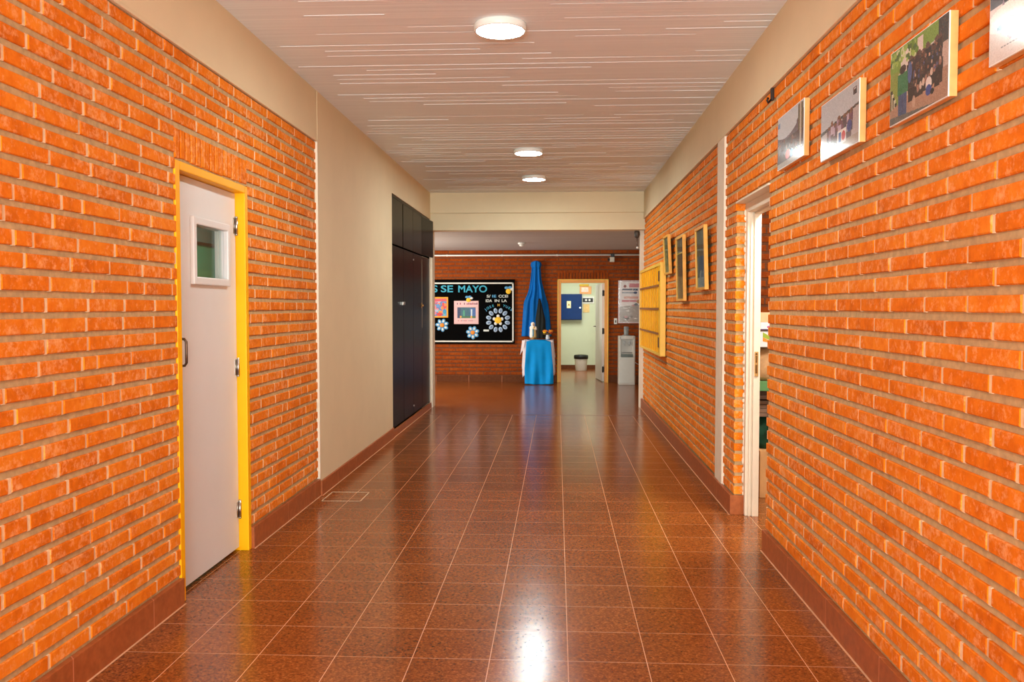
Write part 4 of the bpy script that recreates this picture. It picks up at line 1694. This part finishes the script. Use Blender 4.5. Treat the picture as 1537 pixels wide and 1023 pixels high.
def frontcloth(u, v):
    # from the table top over the front edge to the floor
    s = 2 * u - 1
    arch = 0.10 * abs(s) ** 2.2
    topw, botw = 0.205, 0.252
    w = topw + (botw - topw) * min(1, v * 1.5)
    x = -0.318 + s * w + 0.012 * (v - .5)
    if v < 0.12:
        t_ = v / 0.12
        y = TY0 + 0.09 * (1 - t_) - 0.045 * t_
        z = TZ + 0.014 - arch * t_ * 0.4
    else:
        t_ = (v - 0.12) / 0.88
        y = TY0 - 0.045 - 0.012 - 0.018 * math.sin(u * 11 + t_ * 4 + 1.0) * t_ - 0.016 * t_ - 0.010 * math.sin(u * 23) * t_
        z = (TZ + 0.012 - arch * 0.4) * (1 - t_) + (0.006 + 0.012 * (1 - math.cos(s * 3)) * 0.5) * t_
    return (x, y, z)


b = B()
b.grid(44, 50, frontcloth)
b.solidify(0.003)
tag(b.build('blue_cloth', M_SKY), 'bright sky blue cloth hanging from the shrine table to the floor', 'cloth')

st = empty('statuette', (-0.42, 15.17, TZ + .008), 'small white and gold robed statuette on the shrine table', 'statuette')
zc = TZ + 0.0095
b = B()
b.lathe([(0.062, 0), (0.064, 0.012), (0.058, 0.03), (0.05, 0.036)], (-0.42, 15.17, zc), 24)
b.build('base', mat('dark_gold', (150, 104, 52), 0.4, 0.3), st)
b = B()
b.lathe([(0.052, 0.036), (0.060, 0.06), (0.058, 0.13), (0.056, 0.19), (0.062, 0.215), (0.052, 0.238), (0.030, 0.252), (0.036, 0.27), (0.037, 0.29), (0.026, 0.308), (0.008, 0.316)],
        (-0.428, 15.175, zc), 28, sy=0.8, fold=lambda a, z: 0.05 * math.sin(9 * a) * (1 if z < .2 else .2))
b.build('mantle', mat('ivory_mantle', (244, 240, 230), 0.6), st)
b = B()
b.lathe([(0.036, 0.036), (0.040, 0.07), (0.034, 0.15), (0.030, 0.2), (0.02, 0.235)], (-0.402, 15.138, zc), 20, sy=0.55, fold=lambda a, z: 0.06 * math.sin(7 * a))
b.build('robe', mat('ochre_robe', (198, 160, 96), 0.5), st)
b = B()
b.lathe([(0.011, 0.06), (0.013, 0.12), (0.012, 0.19)], (-0.422, 15.118, zc), 12, sy=0.5)
b.build('sash', mat('pale_blue_sash', (90, 150, 180), 0.5), st)
b = B()
b.ball((-0.420, 15.150, zc + 0.272), 0.018, 0.016, 0.022)
b.ball((-0.419, 15.133, zc + 0.268), 0.003, 0.004, 0.005)
b.build('head', mat('painted_skin', (214, 168, 136), 0.5), st)
b = B()
b.ball((-0.375, 15.118, zc + 0.195), 0.024, 0.02, 0.022)
b.ball((-0.372, 15.112, zc + 0.222), 0.014, 0.013, 0.016)
b.build('held_child', mat('ivory_child', (226, 206, 186), 0.5), st)

vs_ = empty('flower_vase', (-0.165, 15.15, TZ + .008), 'small white vase with orange and yellow flowers on the shrine table', 'vase')
b = B()
b.lathe([(0.028, 0), (0.036, 0.02), (0.036, 0.05), (0.026, 0.075), (0.032, 0.09)], (-0.165, 15.15, TZ + .0095), 22)
b.build('vase', mat('pale_ceramic', (206, 212, 220), 0.25), vs_)
rr = random.Random(2)
for k in range(9):
    a = rr.uniform(0, 2 * PI)
    r = rr.uniform(0.01, 0.06)
    c = (-0.175 + r * 1.35 * math.cos(a), 15.15 + r * .7 * math.sin(a), TZ + 0.125 + rr.uniform(0, 0.06))
    b = B()
    b.lathe([(0.008, -0.012), (0.026, 0.0), (0.030, 0.012), (0.020, 0.02), (0.006, 0.018)], c, 18, fold=lambda t_, z: 0.18 * math.sin(6 * t_))
    b.tube([(c[0], c[1], c[2] - 0.008), (-0.165, 15.15, TZ + 0.09)], 0.003, 6, 1)
    b.build('flower', [M_OCARD if k % 3 else (M_YCARD if k % 2 else mat('rust_flower', (170, 60, 24), 0.6)), mat('green_stem', (64, 92, 40), 0.6)], vs_)
for k in range(5):
    a = 2 * PI * k / 5
    b = B()
    b.ball((-0.172 + .06 * math.cos(a), 15.15 + .03 * math.sin(a), TZ + 0.115), 0.03, 0.012, 0.012)
    b.build('leaf', mat('dull_leaf', (110, 84, 30), 0.6), vs_)

# ------------------------------------------------------------------ water dispenser
wd = empty('water_dispenser', (1.225, 15.15, 0), 'grey white floor standing water dispenser by the right pilaster', 'water dispenser')
M_DISP = mat('dispenser_plastic', (206, 202, 194), 0.35, var=0.03)
wx0, wx1, wy0_, wy1_ = 1.085, 1.37, 15.0, 15.30
b = B()
b.box(wx0, wx1, wy0_ + .012, wy1_, 0.0, 0.56, 0, 0.012)
b.box(wx0, wx1, wy0_ + .05, wy1_, 0.555, 0.86, 0, 0.012)
b.box(wx0, wx0 + .04, wy0_ + .004, wy0_ + .06, 0.50, 0.86, 0, 0.01)
b.box(wx1 - .04, wx1, wy0_ + .004, wy0_ + .06, 0.50, 0.86, 0, 0.01)
b.box(wx0 + .01, wx1 - .01, wy0_ + .004, wy0_ + .06, 0.80, 0.865, 0, 0.01)
b.build('body', M_DISP, wd)
b = B()
b.box(wx0 + .012, wx1 - .012, wy0_ + .002, wy0_ + .014, 0.03, 0.46, 0, 0.006)
b.build('front_panel', M_DISP, wd)
b = B()
b.box(wx0 + .04, wx1 - .04, wy0_, wy0_ + .016, 0.490, 0.545, 0, 0.004)
tag(b.build('label_band', mat('grey_green_band', (92, 100, 92), 0.4), wd), 'grey green band across the front', None)
b = B()
b.box(wx0 + .05, wx1 - .05, wy0_ + .01, wy0_ + .055, 0.555, 0.575, 0, 0.004)
b.build('drip_tray', mat('grey_tray', (130, 126, 120), 0.4), wd)
for x in (1.185, 1.27):
    b = B()
    b.box(x - .018, x + .018, wy0_ + .015, wy0_ + .055, 0.72, 0.765, 0, 0.006)
    b.cyl((x, wy0_ + .025, 0.69), (x, wy0_ + .025, 0.725), 0.009)
    b.build('tap', mat('tap_grey', (170, 170, 170), 0.3), wd)
b = B()
b.lathe([(0.075, 0.860), (0.075, 0.872), (0.05, 0.88)], (1.222, 15.13, 0), 28)
b.build('collar', mat('grey_collar', (150, 148, 144), 0.4), wd)
b = B()
b.lathe([(0.036, 0.875), (0.04, 0.90), (0.042, 0.95), (0.046, 0.952), (0.046, 0.965), (0.042, 0.967), (0.044, 1.018), (0.04, 1.024)], (1.222, 15.13, 0), 28)
b.build('bottle', mat('frosted_bottle', (196, 204, 204), 0.15, trans=0.5), wd)
b = B()
b.tube([(1.372, 15.2, 0.40), (1.42, 15.25, 0.36), (1.50, 15.35, 0.33), (1.56, 15.46, 0.33), (1.565, 15.49, 0.34)], 0.006, 8)
tag(b.build('power_cord', M_WHITE), 'thin white power cord from the water dispenser to the wall', 'cord')
